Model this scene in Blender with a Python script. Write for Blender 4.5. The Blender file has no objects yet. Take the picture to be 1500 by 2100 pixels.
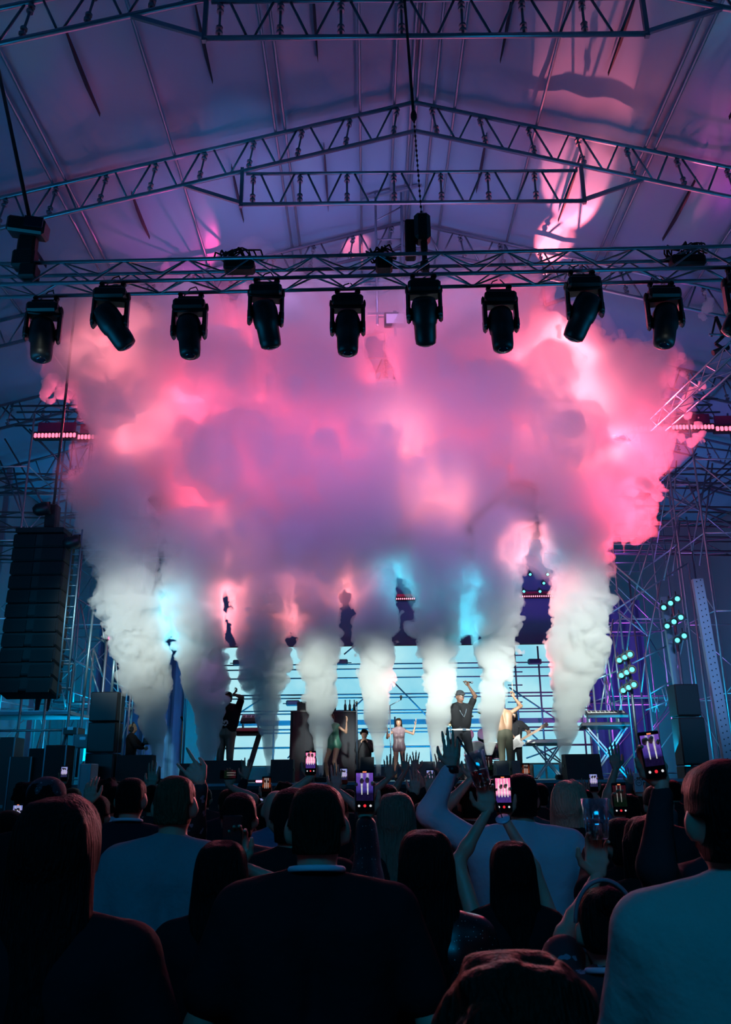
import bpy, math, random
import numpy as np
from mathutils import Vector, Matrix, Euler
R = math.radians
S = bpy.context.scene
COL = S.collection
rnd = random.Random(7)

# ------------------------------------------------------------------ camera
FPX, PITCH, ROLL, EYE = 1720.0, R(17.6), R(0.6), 1.85
r0, u0, f0 = Vector((1, 0, 0)), Vector((0, -math.sin(PITCH), math.cos(PITCH))), Vector((0, math.cos(PITCH), math.sin(PITCH)))
RX = r0 * math.cos(ROLL) - u0 * math.sin(ROLL)
UX = u0 * math.cos(ROLL) + r0 * math.sin(ROLL)
CAMP = Vector((0, 0, EYE))
cd = bpy.data.cameras.new('camera'); cam = bpy.data.objects.new('camera', cd); COL.objects.link(cam)
cd.sensor_fit = 'HORIZONTAL'; cd.sensor_width = 24.0; cd.lens = 24.0 * FPX / 1500.0
cd.clip_start = 0.05; cd.clip_end = 200
cam.matrix_world = Matrix(((RX.x, UX.x, -f0.x, 0), (RX.y, UX.y, -f0.y, 0), (RX.z, UX.z, -f0.z, EYE), (0, 0, 0, 1)))
S.camera = cam
cd.dof.use_dof = True; cd.dof.focus_distance = 9.0; cd.dof.aperture_fstop = 10

def ray(px, py):
    return f0 + RX * ((px - 750) / FPX) + UX * ((1050 - py) / FPX)
def at(px, py, Y):            # the point at world depth Y seen at this place of the photograph
    v = ray(px, py); return CAMP + v * (Y / v.y)
def atd(px, py, d):           # the point at distance d along the optical axis
    return CAMP + ray(px, py) * d

# ------------------------------------------------------------------ view, world, cycles
S.view_settings.view_transform = 'Standard'; S.view_settings.look = 'None'
S.view_settings.gamma = 1.0; S.view_settings.use_curve_mapping = False
S.view_settings.exposure = 0.0
cy = S.cycles
cy.max_bounces = 9; cy.diffuse_bounces = 2; cy.glossy_bounces = 2; cy.transmission_bounces = 8
cy.volume_bounces = 5; cy.transparent_max_bounces = 8
cy.sample_clamp_indirect = 3.0; cy.sample_clamp_direct = 30.0
cy.use_adaptive_sampling = True; cy.adaptive_threshold = 0.025; cy.use_denoising = True; cy.use_light_tree = True
cy.caustics_reflective = False; cy.caustics_refractive = False
W = bpy.data.worlds.new('dusk'); S.world = W; W.use_nodes = True
W.node_tree.nodes['Background'].inputs[0].default_value = (0.02, 0.10, 0.30, 1)
W.node_tree.nodes['Background'].inputs[1].default_value = 0.05

def srgb(r, g, b):
    return tuple((c / 255 / 12.92) if c / 255 <= 0.04045 else ((c / 255 + 0.055) / 1.055) ** 2.4 for c in (r, g, b))
PINK = (1.0, 0.07, 0.14); HOT = (1.0, 0.24, 0.28); MAG = (0.8, 0.05, 0.45); CYAN = (0.05, 0.62, 0.85)
BLUE = (0.03, 0.22, 0.75); WARM = (.88, 1.0, .90); PURP = (0.42, 0.12, 0.75)

def aim(o, target):
    o.rotation_euler = (Vector(target) - o.location).to_track_quat('-Z', 'Y').to_euler()
def spot(loc, target, color, power, angle, blend=0.5, rad=0.15, parent=None):
    l = bpy.data.lights.new('spot_beam', 'SPOT'); l.color = color; l.energy = power
    l.spot_size = R(angle); l.spot_blend = blend; l.shadow_soft_size = rad
    o = bpy.data.objects.new('spot_beam', l); COL.objects.link(o); o.location = loc; aim(o, target); return o
def area(loc, target, color, power, sx, sy=None, spread=180):
    l = bpy.data.lights.new('area_beam', 'AREA'); l.color = color; l.energy = power
    l.shape = 'RECTANGLE'; l.size = sx; l.size_y = sy or sx; l.spread = R(spread)
    o = bpy.data.objects.new('area_beam', l); COL.objects.link(o); o.location = loc; aim(o, target); return o
def point(loc, color, power, rad=0.3):
    l = bpy.data.lights.new('glow', 'POINT'); l.color = color; l.energy = power; l.shadow_soft_size = rad
    o = bpy.data.objects.new('glow', l); COL.objects.link(o); o.location = loc; return o
# ------------------------------------------------------------------ stage lighting
# pink fixtures on the stage truss behind the cloud, throwing forwards through it
for px, py, pw, ang, col in ((300, 862, 1.0, 34, HOT), (245, 712, .8, 34, HOT), (165, 640, .35, 40, PINK), (430, 990, .9, 40, PINK), (400, 840, .35, 50, PINK), (470, 1110, .35, 30, HOT), (470, 1240, .35, 26, HOT),
                        (825, 885, 2.6, 32, HOT), (888, 1005, 1.8, 30, HOT), (690, 960, 1.0, 50, PINK), (560, 940, .3, 50, PINK), (540, 700, .1, 60, PINK), (705, 1185, .25, 26, HOT), (590, 1240, .2, 26, HOT),
                        (1190, 855, 1.3, 40, HOT), (1140, 745, .6, 36, HOT), (1330, 880, .45, 44, PINK), (1290, 960, .45, 44, PINK), (1260, 1060, .35, 36, PINK), (1010, 700, .25, 60, PINK), (980, 850, .5, 50, PINK), (1075, 1120, .35, 24, HOT), (1150, 1220, .3, 24, HOT), (1135, 1350, .2, 24, HOT), (800, 1400, .12, 14, HOT)):
    p = at(px, py, 20.7); q = at(px, py, 12.0); spot(p, q, col, pw * 13000, ang, 0.9, 0.2)
area((0.3, 20.6, 10.6), (0.3, 10, 9.0), (1, .10, .21), 1400, 14, 1.0, 75)
# unseen violet area light added as a front wash on the cloud
area((0.3, 10.0, 7.6), (0.3, 18, 8.6), (.34, .17, .62), 240, 9, .6, 70)
# white key spots from the mixing tower behind the camera, each on a plume
for px, py, pw, ang in ((290, 1300, .5, 6.0), (650, 1400, .8, 3.0), (773, 1410, 1.2, 2.9), (897, 1420, 1.6, 3.0), (1010, 1410, 1.6, 3.1), (1185, 1340, .62, 7.2)):
    p = at(px, py, 17.7); spot((p.x * 0.5, -14, 9.5), p, WARM, pw * 150000, ang, 0.9, 0.3)
# cyan back light low behind the plumes
for px, py, pw in ((950, 1235, 1.8), (375, 1265, 1.5), (832, 1180, .3), (1100, 1150, .2)):
    p = at(px, py, 20.0); spot(p, at(px, py, 10), CYAN, pw * 2200, 36, 0.9, 0.2)
# unseen area lights added as teal and blue washes on the tent behind the scaffolding
for sx in (-1, 1):
    area((sx * 8.5, 30.5, 2.5), (sx * 10, 35, 9), (.0, .26, .50), 620, 3, 2)
    area((sx * 6.5, 19.5, 2.2), (sx * 9.5, 24, 9), (.0, .36, .62), 190, 1.5, 1)
area((7.2, 24.0, 3.0), (8.2, 26, 8), (.6, .05, .6), 420, 1.5, 1)
# unseen area lights added for a blue wash on the canopy
area((-8, 9, 3.5), (-6, 13, 14), (.006, .16, .33), 640, 6, 3)
area((9, 9, 3.5), (7, 13, 14), (.006, .16, .33), 640, 6, 3)
area((0.5, 13.8, 8.6), (0.5, 13, 15), (.20, .12, .5), 12, 8, 2)
# unseen area light added as dim blue ambient over the audience
area((-1, -5, 6.8), (0, 3.5, 1.4), (.0, .22, .50), 75, 6, 2, 75)
# coral lamps above the cloud throwing the shadows of the roof frames on to the canopy, cyan ones grazing it
def on_roof(px, py):          # the point of the canopy seen at this place
    Y = 6.0
    while Y < 34:
        p = at(px, py, Y)
        if p.z > 15.55 - abs(p.x - 1.12) * .272: return p
        Y += .05
    return at(px, py, 20)
for lx, px, py, Y, pw, ang, col in ((5.2, 1175, 370, 15.2, 15000, 18, (1, .13, .17)), (4.4, 1130, 520, 17.2, 2600, 18, (1, .13, .17)), (.6, 735, 520, 17.4, 1300, 16, (1, .13, .20)), (-3.2, 330, 470, 16.6, 900, 34, (1, .08, .35)), (-4.5, 165, 300, 13.0, 260, 18, (1, .08, .30)), (7.6, 1490, 300, 13.6, 3500, 9, (1, .12, .25))):
    spot((lx, 20.9, 13.0), on_roof(px, py), col, pw, ang, .35, .05)
for a, b, pw in (((-3.5, 10.6, 11.0), at(470, 290, 13.6), 260), ((-7.0, 10.6, 10.5), at(230, 355, 13.4), 200), ((7.0, 10.6, 11.0), at(1310, 320, 13.8), 170)):
    spot(a, b, (.0, .45, .85), pw * 1.2, 24, .9, .1)
area((.2, 25.5, 2.6), (.2, 28.2, 6), (.0, .32, .7), 1100, 9, .4)  # unseen blue area light added to brighten the backdrop
# low part of the middle plumes, and the filming person at the left
for px, pw in ((650, .4), (773, .9), (897, 1.2), (1008, 1.2)):
    p = at(px, 1530, 17.7); spot((p.x * 0.5, -14, 9.5), p, WARM, pw * 150000, 1.3, 0.9, 0.2)
spot((-2.5, 9.0, 8.0), at(264, 1500, 17.9), WARM, 900, 5, .8, .1)  # unseen warm spot added to brighten the filming person
spot((2.5, 9.0, 8.0), at(950, 1450, 18.7), (.6, .8, 1), 500, 14, .8, .1)
area((-.5, 14.6, 11.2), (-.3, 18.6, 15.5), (.60, .32, .80), 120, 7, .5, 120)  # unseen violet area light added to tint the far canopy
# unseen coloured spots added to brighten the band, and blue ones for the side posts
spot((-3.5, 10, 8), at(462, 1490, 18.8), (.7, .28, .8), 900, 6, .8, .1); spot((-2.5, 10, 8), at(690, 1520, 20.0), (.8, 1, .6), 700, 5, .8, .1); spot((1.5, 10, 8), at(822, 1520, 19.6), (1, .35, .6), 700, 5, .8, .1)
spot((4.5, 8.5, 7.0), at(1450, 1340, 18.4), (.30, .50, 1.0), 2600, 22, .9, .1); spot((-4.0, 9.0, 6.0), at(150, 1400, 19.0), (.02, .45, .8), 1100, 22, .9, .1)
# ------------------------------------------------------------------ object helpers
def tag(o, label=None, cat=None, group=None, kind=None):
    if label: o['label'] = label
    if cat: o['category'] = cat
    if group: o['group'] = group
    if kind: o['kind'] = kind
    return o
def thing(name, loc, label, cat, group=None, rz=0.0):
    o = bpy.data.objects.new(name, None); COL.objects.link(o); o.empty_display_size = 0.1
    o.location = loc; o.rotation_euler = (0, 0, rz); o.matrix_world = Matrix.Translation(Vector(loc)) @ Matrix.Rotation(rz, 4, 'Z')
    return tag(o, label, cat, group)
class MB:
    def __init__(s): s.v = []; s.f = []; s.n = 0; s.sm = []
    def add(s, vs, fs, smooth=False):
        s.v.extend([tuple(x) for x in vs]); s.f.extend([tuple(i + s.n for i in q) for q in fs]); s.sm.extend([smooth] * len(fs)); s.n += len(vs); return s
    def box(s, c, d, rot=None, bev=0.0):
        x, y, z = d[0] / 2, d[1] / 2, d[2] / 2
        if bev <= 0:
            vs = [Vector((i * x, j * y, k * z)) for i in (-1, 1) for j in (-1, 1) for k in (-1, 1)]
            fs = [(0, 1, 3, 2), (4, 6, 7, 5), (0, 4, 5, 1), (2, 3, 7, 6), (0, 2, 6, 4), (1, 5, 7, 3)]
        else:
            b = min(bev, x * .95, y * .95, z * .95)
            vs = []; ix = {}
            for i in (-1, 1):
                for j in (-1, 1):
                    for k in (-1, 1):
                        for a in range(3):
                            q = [i * x, j * y, k * z]
                            for t in range(3):
                                if t != a: q[t] -= (i, j, k)[t] * b
                            ix[(i, j, k, a)] = len(vs); vs.append(Vector(q))
            fs = []
            for a in range(3):
                o1, o2 = (a + 1) % 3, (a + 2) % 3
                for sgn in (-1, 1):
                    loop = []
                    for (p, q) in ((-1, -1), (1, -1), (1, 1), (-1, 1)):
                        c3 = [0, 0, 0]; c3[a] = sgn; c3[o1] = p; c3[o2] = q
                        loop.append(ix[(c3[0], c3[1], c3[2], a)])
                    fs.append(tuple(loop if sgn > 0 else loop[::-1]))
                for p in (-1, 1):          # edges parallel to axis a
                    for q in (-1, 1):
                        def K(t, ax):
                            c3 = [0, 0, 0]; c3[a] = t; c3[o1] = p; c3[o2] = q; return ix[(c3[0], c3[1], c3[2], ax)]
                        e = (K(-1, o1), K(1, o1), K(1, o2), K(-1, o2)); fs.append(e if p * q > 0 else e[::-1])
            for i in (-1, 1):
                for j in (-1, 1):
                    for k in (-1, 1):
                        e = (ix[(i, j, k, 0)], ix[(i, j, k, 1)], ix[(i, j, k, 2)]); fs.append(e if i * j * k > 0 else e[::-1])
        if rot is not None:
            m = rot if isinstance(rot, Matrix) else Euler(rot).to_matrix()
            vs = [m @ q for q in vs]
        c = Vector(c); return s.add([q + c for q in vs], fs)
    def tube(s, a, b, r, n=8, r2=None, cap=True):
        a, b = Vector(a), Vector(b); r2 = r if r2 is None else r2
        d = (b - a).normalized(); t = d.orthogonal().normalized(); w = d.cross(t)
        vs = []
        for c, rr in ((a, r), (b, r2)):
            for k in range(n):
                an = 2 * math.pi * k / n; vs.append(c + (t * math.cos(an) + w * math.sin(an)) * rr)
        fs = [(k, (k + 1) % n, n + (k + 1) % n, n + k) for k in range(n)]
        s.add(vs, fs, True)
        if cap:
            s.f.append(tuple(range(s.n - 2 * n, s.n - n))[::-1]); s.sm.append(False)
            s.f.append(tuple(range(s.n - n, s.n))); s.sm.append(False)
        return s
    def path(s, pts, r, n=6):
        for a, b in zip(pts[:-1], pts[1:]): s.tube(a, b, r, n)
        return s
    def lathe(s, prof, c=(0, 0, 0), n=16, mat=None):
        vs = []; c = Vector(c)
        for (r, z) in prof:
            for k in range(n):
                an = 2 * math.pi * k / n; q = Vector((r * math.cos(an), r * math.sin(an), z))
                vs.append((mat @ q if mat is not None else q) + c)
        fs = []
        for i in range(len(prof) - 1):
            for k in range(n):
                fs.append((i * n + k, i * n + (k + 1) % n, (i + 1) * n + (k + 1) % n, (i + 1) * n + k))
        fs.append(tuple(range(n))[::-1]); fs.append(tuple(range((len(prof) - 1) * n, len(prof) * n)))
        return s.add(vs, fs, True)
    def sweep(s, pts, r, n=8, closed=False):
        pts = [Vector(p) for p in pts]; N = len(pts); vs = []; ref = None
        for i, p in enumerate(pts):
            a = pts[i - 1] if (i > 0 or closed) else p; b = pts[(i + 1) % N] if (i < N - 1 or closed) else p; d = (b - a).normalized()
            ref = d.orthogonal() if ref is None else (ref - d * ref.dot(d)); ref.normalize(); w = d.cross(ref)
            for k in range(n): an = 2 * math.pi * k / n; vs.append(p + (ref * math.cos(an) + w * math.sin(an)) * r)
        M_ = N if closed else N - 1
        fs = [(i * n + k, i * n + (k + 1) % n, ((i + 1) % N) * n + (k + 1) % n, ((i + 1) % N) * n + k) for i in range(M_) for k in range(n)]
        if not closed: fs += [tuple(range(n))[::-1], tuple(range((N - 1) * n, N * n))]
        return s.add(vs, fs, True)
    def ball(s, c, r, n=10, sc=(1, 1, 1), mat=None):
        m = n // 2 + 1
        prof = [(max(1e-4, math.sin(math.pi * i / m)) * r, -math.cos(math.pi * i / m) * r) for i in range(m + 1)]
        M = Matrix.Diagonal(sc); M = mat @ M if mat is not None else M
        return s.lathe(prof, c, n, M)
    def prism(s, pts, thick, mat=None, c=(0, 0, 0)):   # pts (x,z) outline, thickness along y
        n = len(pts); c = Vector(c)
        vs = [Vector((x, -thick / 2, z)) for x, z in pts] + [Vector((x, thick / 2, z)) for x, z in pts]
        if mat is not None: vs = [mat @ q for q in vs]
        fs = [tuple(range(n)), tuple(range(n, 2 * n))[::-1]] + [((k + 1) % n, k, n + k, n + (k + 1) % n) for k in range(n)]
        return s.add([q + c for q in vs], fs)
    def build(s, name, mat, parent=None, world=True):
        me = bpy.data.meshes.new(name); me.from_pydata(s.v, [], s.f)
        me.polygons.foreach_set('use_smooth', s.sm); me.materials.append(mat); me.update()
        return link(name, me, parent, world)
def link(name, me, parent=None, world=True):
    o = bpy.data.objects.new(name, me); COL.objects.link(o)
    if parent is not None:
        o.parent = parent
        if world: o.matrix_parent_inverse = parent.matrix_world.inverted()   # vertices given in world space
    return o
def rehome(o):
    """move a one-mesh thing's origin to the base of its own geometry"""
    me = o.data; n = len(me.vertices); a = np.empty(n * 3); me.vertices.foreach_get('co', a); a = a.reshape(-1, 3)
    c = np.array([(a[:, 0].min() + a[:, 0].max()) / 2, (a[:, 1].min() + a[:, 1].max()) / 2, a[:, 2].min()])
    me.vertices.foreach_set('co', (a - c).ravel()); o.location = Vector(c) + o.location; return o
def obj1(mb, name, mat, label, cat, group=None, kind=None):
    return rehome(tag(mb.build(name, mat), label, cat, group, kind))
def dup(o, parent=None, loc=None):
    c = o.copy(); COL.objects.link(c); mi = o.matrix_parent_inverse.copy(); c.parent = parent; c.matrix_parent_inverse = mi
    if loc is not None: c.location = loc
    for ch in o.children: dup(ch, c)
    return c
# ------------------------------------------------------------------ materials
MATS = {}
def mat(name, col, rough=0.6, metal=0.0, emit=None, es=0.0, noise=0.0, nscale=8.0, bump=0.0, spec=0.5, trans=0.0):
    if name in MATS: return MATS[name]
    m = bpy.data.materials.new(name); m.use_nodes = True; MATS[name] = m
    nt = m.node_tree; b = nt.nodes['Principled BSDF']
    b.inputs['Base Color'].default_value = (*col, 1); b.inputs['Roughness'].default_value = rough
    b.inputs['Metallic'].default_value = metal; b.inputs['Specular IOR Level'].default_value = spec
    b.inputs['Transmission Weight'].default_value = trans
    if emit: b.inputs['Emission Color'].default_value = (*emit, 1); b.inputs['Emission Strength'].default_value = es
    if noise or bump:
        tc = nt.nodes.new('ShaderNodeTexCoord'); n = nt.nodes.new('ShaderNodeTexNoise'); n.inputs['Scale'].default_value = nscale
        n.inputs['Detail'].default_value = 4; nt.links.new(tc.outputs['Object'], n.inputs['Vector'])
        if noise:
            mx = nt.nodes.new('ShaderNodeMix'); mx.data_type = 'RGBA'
            mx.inputs[6].default_value = (*[c * (1 - noise) for c in col], 1); mx.inputs[7].default_value = (*[min(1, c * (1 + noise)) for c in col], 1)
            nt.links.new(n.outputs['Fac'], mx.inputs[0]); nt.links.new(mx.outputs[2], b.inputs['Base Color'])
        if bump:
            bp = nt.nodes.new('ShaderNodeBump'); bp.inputs['Strength'].default_value = bump; bp.inputs['Distance'].default_value = 0.05
            nt.links.new(n.outputs['Fac'], bp.inputs['Height']); nt.links.new(bp.outputs['Normal'], b.inputs['Normal'])
    return m
def emis(name, col, st):
    if name in MATS: return MATS[name]
    m = bpy.data.materials.new(name); m.use_nodes = True; MATS[name] = m; nt = m.node_tree
    for n in list(nt.nodes):
        if n.type == 'BSDF_PRINCIPLED': nt.nodes.remove(n)
    e = nt.nodes.new('ShaderNodeEmission'); e.inputs[0].default_value = (*col, 1); e.inputs[1].default_value = st
    nt.links.new(e.outputs[0], nt.nodes['Material Output'].inputs['Surface']); return m
def volmat(name, dens, col=(1, 1, 1), aniso=0.25):
    m = bpy.data.materials.new(name); m.use_nodes = True; nt = m.node_tree
    for n in list(nt.nodes):
        if n.type == 'BSDF_PRINCIPLED': nt.nodes.remove(n)
    v = nt.nodes.new('ShaderNodeVolumeScatter'); v.inputs['Color'].default_value = (*col, 1)
    v.inputs['Density'].default_value = dens; v.inputs['Anisotropy'].default_value = aniso
    nt.links.new(v.outputs[0], nt.nodes['Material Output'].inputs['Volume'])
    return m
# ------------------------------------------------------------------ implicit surfaces
def surfnet(f, org, h):
    s = f < 0
    c = np.zeros(tuple(d - 1 for d in f.shape), np.int8)
    sl = (slice(None, -1), slice(1, None))
    for i in (0, 1):
        for j in (0, 1):
            for k in (0, 1): c += s[sl[i], sl[j], sl[k]]
    act = (c > 0) & (c < 8); ids = np.argwhere(act); n = len(ids)
    idx = np.full(act.shape, -1, np.int64); idx[act] = np.arange(n)
    acc = np.zeros((n, 3)); cnt = np.zeros(n)
    fv = {}
    for i in (0, 1):
        for j in (0, 1):
            for k in (0, 1): fv[(i, j, k)] = f[ids[:, 0] + i, ids[:, 1] + j, ids[:, 2] + k]
    for a in range(3):
        o1, o2 = [t for t in range(3) if t != a]
        for p in (0, 1):
            for q in (0, 1):
                c0 = [0, 0, 0]; c0[o1] = p; c0[o2] = q; c1 = list(c0); c1[a] = 1
                A, B = fv[tuple(c0)], fv[tuple(c1)]; m = (A < 0) != (B < 0)
                t = A[m] / (A[m] - B[m]); pt = np.tile(np.array(c0, float), (m.sum(), 1)); pt[:, a] += t
                acc[m] += pt; cnt[m] += 1
    V = (ids + acc / cnt[:, None]) * h + np.array(org)
    F = []
    for a in range(3):
        o1, o2 = (a + 1) % 3, (a + 2) % 3
        sa = [slice(None)] * 3; sb = [slice(None)] * 3; sa[a] = slice(None, -1); sb[a] = slice(1, None)
        A, B = s[tuple(sa)], s[tuple(sb)]
        for flip, m in ((False, A & ~B), (True, ~A & B)):
            e = np.argwhere(m)
            e = e[(e[:, o1] > 0) & (e[:, o2] > 0)]
            q = []
            for (p, r_) in ((-1, -1), (0, -1), (0, 0), (-1, 0)):
                g = e.copy(); g[:, o1] += p; g[:, o2] += r_
                g[:, o1] = np.minimum(g[:, o1], act.shape[o1] - 1); g[:, o2] = np.minimum(g[:, o2], act.shape[o2] - 1)
                q.append(idx[g[:, 0], g[:, 1], g[:, 2]])
            q = np.stack(q, 1); q = q[(q >= 0).all(1)]
            F.append(q[:, ::-1] if flip else q)
    return V, np.concatenate(F)
def npmesh(name, V, F, mat_, smooth=True):
    me = bpy.data.meshes.new(name); me.vertices.add(len(V)); me.vertices.foreach_set('co', np.asarray(V, np.float32).ravel())
    n = len(F); k = F.shape[1]
    me.loops.add(n * k); me.loops.foreach_set('vertex_index', F.ravel().astype(np.int32))
    me.polygons.add(n); me.polygons.foreach_set('loop_start', np.arange(0, n * k, k, dtype=np.int32)); me.polygons.foreach_set('loop_total', np.full(n, k, np.int32))
    me.polygons.foreach_set('use_smooth', np.full(n, smooth)); me.update(calc_edges=True); me.validate()
    if mat_ is not None: me.materials.append(mat_)
    return me
_L = {}
def vnoise(P, freq, seed=0):
    if seed not in _L: _L[seed] = np.random.RandomState(seed).rand(32, 32, 32).astype(np.float32)
    L = _L[seed]; q = [p * freq + 37.3 for p in P]
    i = [np.floor(a).astype(np.int32) for a in q]; t = [(a - b).astype(np.float32) for a, b in zip(q, i)]
    t = [a * a * (3 - 2 * a) for a in t]; i0 = [a & 31 for a in i]; i1 = [(a + 1) & 31 for a in i]
    o = 0
    for a in (0, 1):
        for b in (0, 1):
            for c in (0, 1):
                w = (t[0] if a else 1 - t[0]) * (t[1] if b else 1 - t[1]) * (t[2] if c else 1 - t[2])
                o = o + w * L[(i1 if a else i0)[0], (i1 if b else i0)[1], (i1 if c else i0)[2]]
    return o * 2 - 1
# paths of the eight plumes: (pixel x, pixel y, half width) from nozzle upwards
PL = [
 [(328, 1572, 4), (322, 1520, 14), (312, 1460, 30), (298, 1390, 44), (285, 1310, 52), (270, 1230, 58), (255, 1150, 66), (255, 1080, 74)],
 [(425, 1572, 8), (428, 1500, 26), (425, 1420, 40), (412, 1330, 44), (400, 1250, 52), (395, 1170, 60), (400, 1090, 70)],
 [(553, 1585, 4), (551, 1520, 12), (548, 1450, 24), (543, 1380, 38), (540, 1300, 48), (530, 1230, 48), (525, 1160, 55), (520, 1090, 62)],
 [(659, 1585, 4), (658, 1520, 14), (655, 1450, 26), (652, 1380, 34), (650, 1300, 42), (645, 1220, 46), (640, 1150, 54), (635, 1080, 64)],
 [(777, 1588, 4), (775, 1520, 12), (774, 1450, 22), (772, 1380, 30), (770, 1310, 38), (765, 1230, 40), (765, 1150, 48), (765, 1080, 62)],
 [(896, 1568, 8), (896, 1510, 14), (898, 1440, 22), (900, 1370, 28), (898, 1310, 36), (898, 1240, 48), (900, 1160, 58), (900, 1090, 64)],
 [(1004, 1545, 7), (1006, 1500, 15), (1010, 1430, 24), (1016, 1360, 32), (1022, 1290, 38), (1022, 1220, 40), (1025, 1150, 46), (1030, 1080, 52)],
 [(1152, 1572, 4), (1160, 1520, 14), (1168, 1440, 34), (1178, 1370, 44), (1190, 1300, 52), (1195, 1230, 54), (1190, 1160, 56), (1185, 1090, 62)],
]
PLB = [p[0] for p in PL]
# ------------------------------------------------------------------ the tent
ALU = mat('aluminium_pipe', (.30, .38, .46), .38, .85, noise=.15, nscale=3)
ALUD = mat('dull_aluminium', (.17, .22, .28), .45, .8, noise=.2, nscale=4)
STEEL = mat('galvanised_scaffold_pipe', (.24, .38, .45), .4, .7, noise=.25, nscale=5)  # base colour blued to carry the cyan light on the pipes
BLACK = mat('black_plastic', (.010, .011, .014), .45, noise=.3, nscale=20)
BLACKM = mat('matt_black_housing', (.012, .013, .017), .7, noise=.3, nscale=12)
RUB = mat('black_rubber_cable', (.008, .008, .01), .6)
STRAP = mat('dark_webbing', (.02, .02, .04), .9)
rid = at(850, 210, 14.3); RXX, RZ = rid.x, rid.z; SL = 0.272; HALF = 13.0
def roofz(x): return RZ - abs(x - RXX) * SL
def fabric(name, col, rough, spec, scale, bump):
    m = mat(name, col, rough, spec=spec); nt = m.node_tree; b = nt.nodes['Principled BSDF']
    tc = nt.nodes.new('ShaderNodeTexCoord'); mp = nt.nodes.new('ShaderNodeMapping'); mp.inputs['Scale'].default_value = (1.0, 0.35, 1.0)
    n = nt.nodes.new('ShaderNodeTexNoise'); n.inputs['Scale'].default_value = scale; n.inputs['Detail'].default_value = 3; n.inputs['Distortion'].default_value = 0.6
    bp = nt.nodes.new('ShaderNodeBump'); bp.inputs['Strength'].default_value = bump; bp.inputs['Distance'].default_value = 0.12
    nt.links.new(tc.outputs['Object'], mp.inputs['Vector']); nt.links.new(mp.outputs[0], n.inputs['Vector'])
    nt.links.new(n.outputs['Fac'], bp.inputs['Height']); nt.links.new(bp.outputs['Normal'], b.inputs['Normal'])
    mx = nt.nodes.new('ShaderNodeMix'); mx.data_type = 'RGBA'; mx.inputs[6].default_value = (*[c * .82 for c in col], 1); mx.inputs[7].default_value = (*col, 1)
    nt.links.new(n.outputs['Fac'], mx.inputs[0]); nt.links.new(mx.outputs[2], b.inputs['Base Color']); return m
PVC = fabric('pale_blue_tent_membrane', (.15, .31, .44), .24, .7, .55, .35)
PVCW = fabric('tent_wall_membrane', (.20, .22, .25), .5, .4, .5, .3)
FRY = [10.3 + 4.0 * k for k in range(6)]
def roof():
    mb = MB(); nx, ny = 56, 82; y0, y1 = -4.0, 35.0
    vs = []
    for i in range(nx + 1):
        x = RXX - HALF - .6 + (2 * HALF + 1.2) * i / nx
        for j in range(ny + 1):
            y = y0 + (y1 - y0) * j / ny
            sag = 0.10 * math.sin(math.pi * (((y - 10.3) / 4.0) % 1.0)) ** 2
            vs.append((x, y, roofz(x) + 0.24 - sag * (0.5 + 0.5 * math.cos((x - RXX) * 2.7)) + (0.02 * math.sin(x * 5 + y))))
    fs = [(i * (ny + 1) + j, i * (ny + 1) + j + 1, (i + 1) * (ny + 1) + j + 1, (i + 1) * (ny + 1) + j) for i in range(nx) for j in range(ny)]
    mb.add(vs, fs, True); o = mb.build('ceiling', PVC); o['kind'] = 'structure'
    md = o.modifiers.new('thick', 'SOLIDIFY'); md.thickness = 0.01
roof()
EZ = roofz(RXX - HALF) + 0.1
for nm, x in (('wall_left', RXX - HALF - .7), ('wall_right', RXX + HALF + .7)):
    mb = MB(); mb.box((x, 15.5, EZ / 2), (.05, 39, EZ)); tag(mb.build(nm, PVCW), kind='structure')
mb = MB(); mb.prism([(RXX - HALF - .7, 0), (RXX + HALF + .7, 0), (RXX + HALF + .7, EZ), (RXX, RZ + .1), (RXX - HALF - .7, EZ)], .05, c=(0, 35.0, 0))
tag(mb.build('wall_back', PVCW), kind='structure')
mb = MB(); mb.box((RXX, 15, -.05), (2 * HALF + 1.5, 40, .1))
tag(mb.build('floor', mat('trodden_grass_ground', (.02, .025, .02), .9, noise=.5, nscale=3, bump=.4)), kind='structure')

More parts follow.
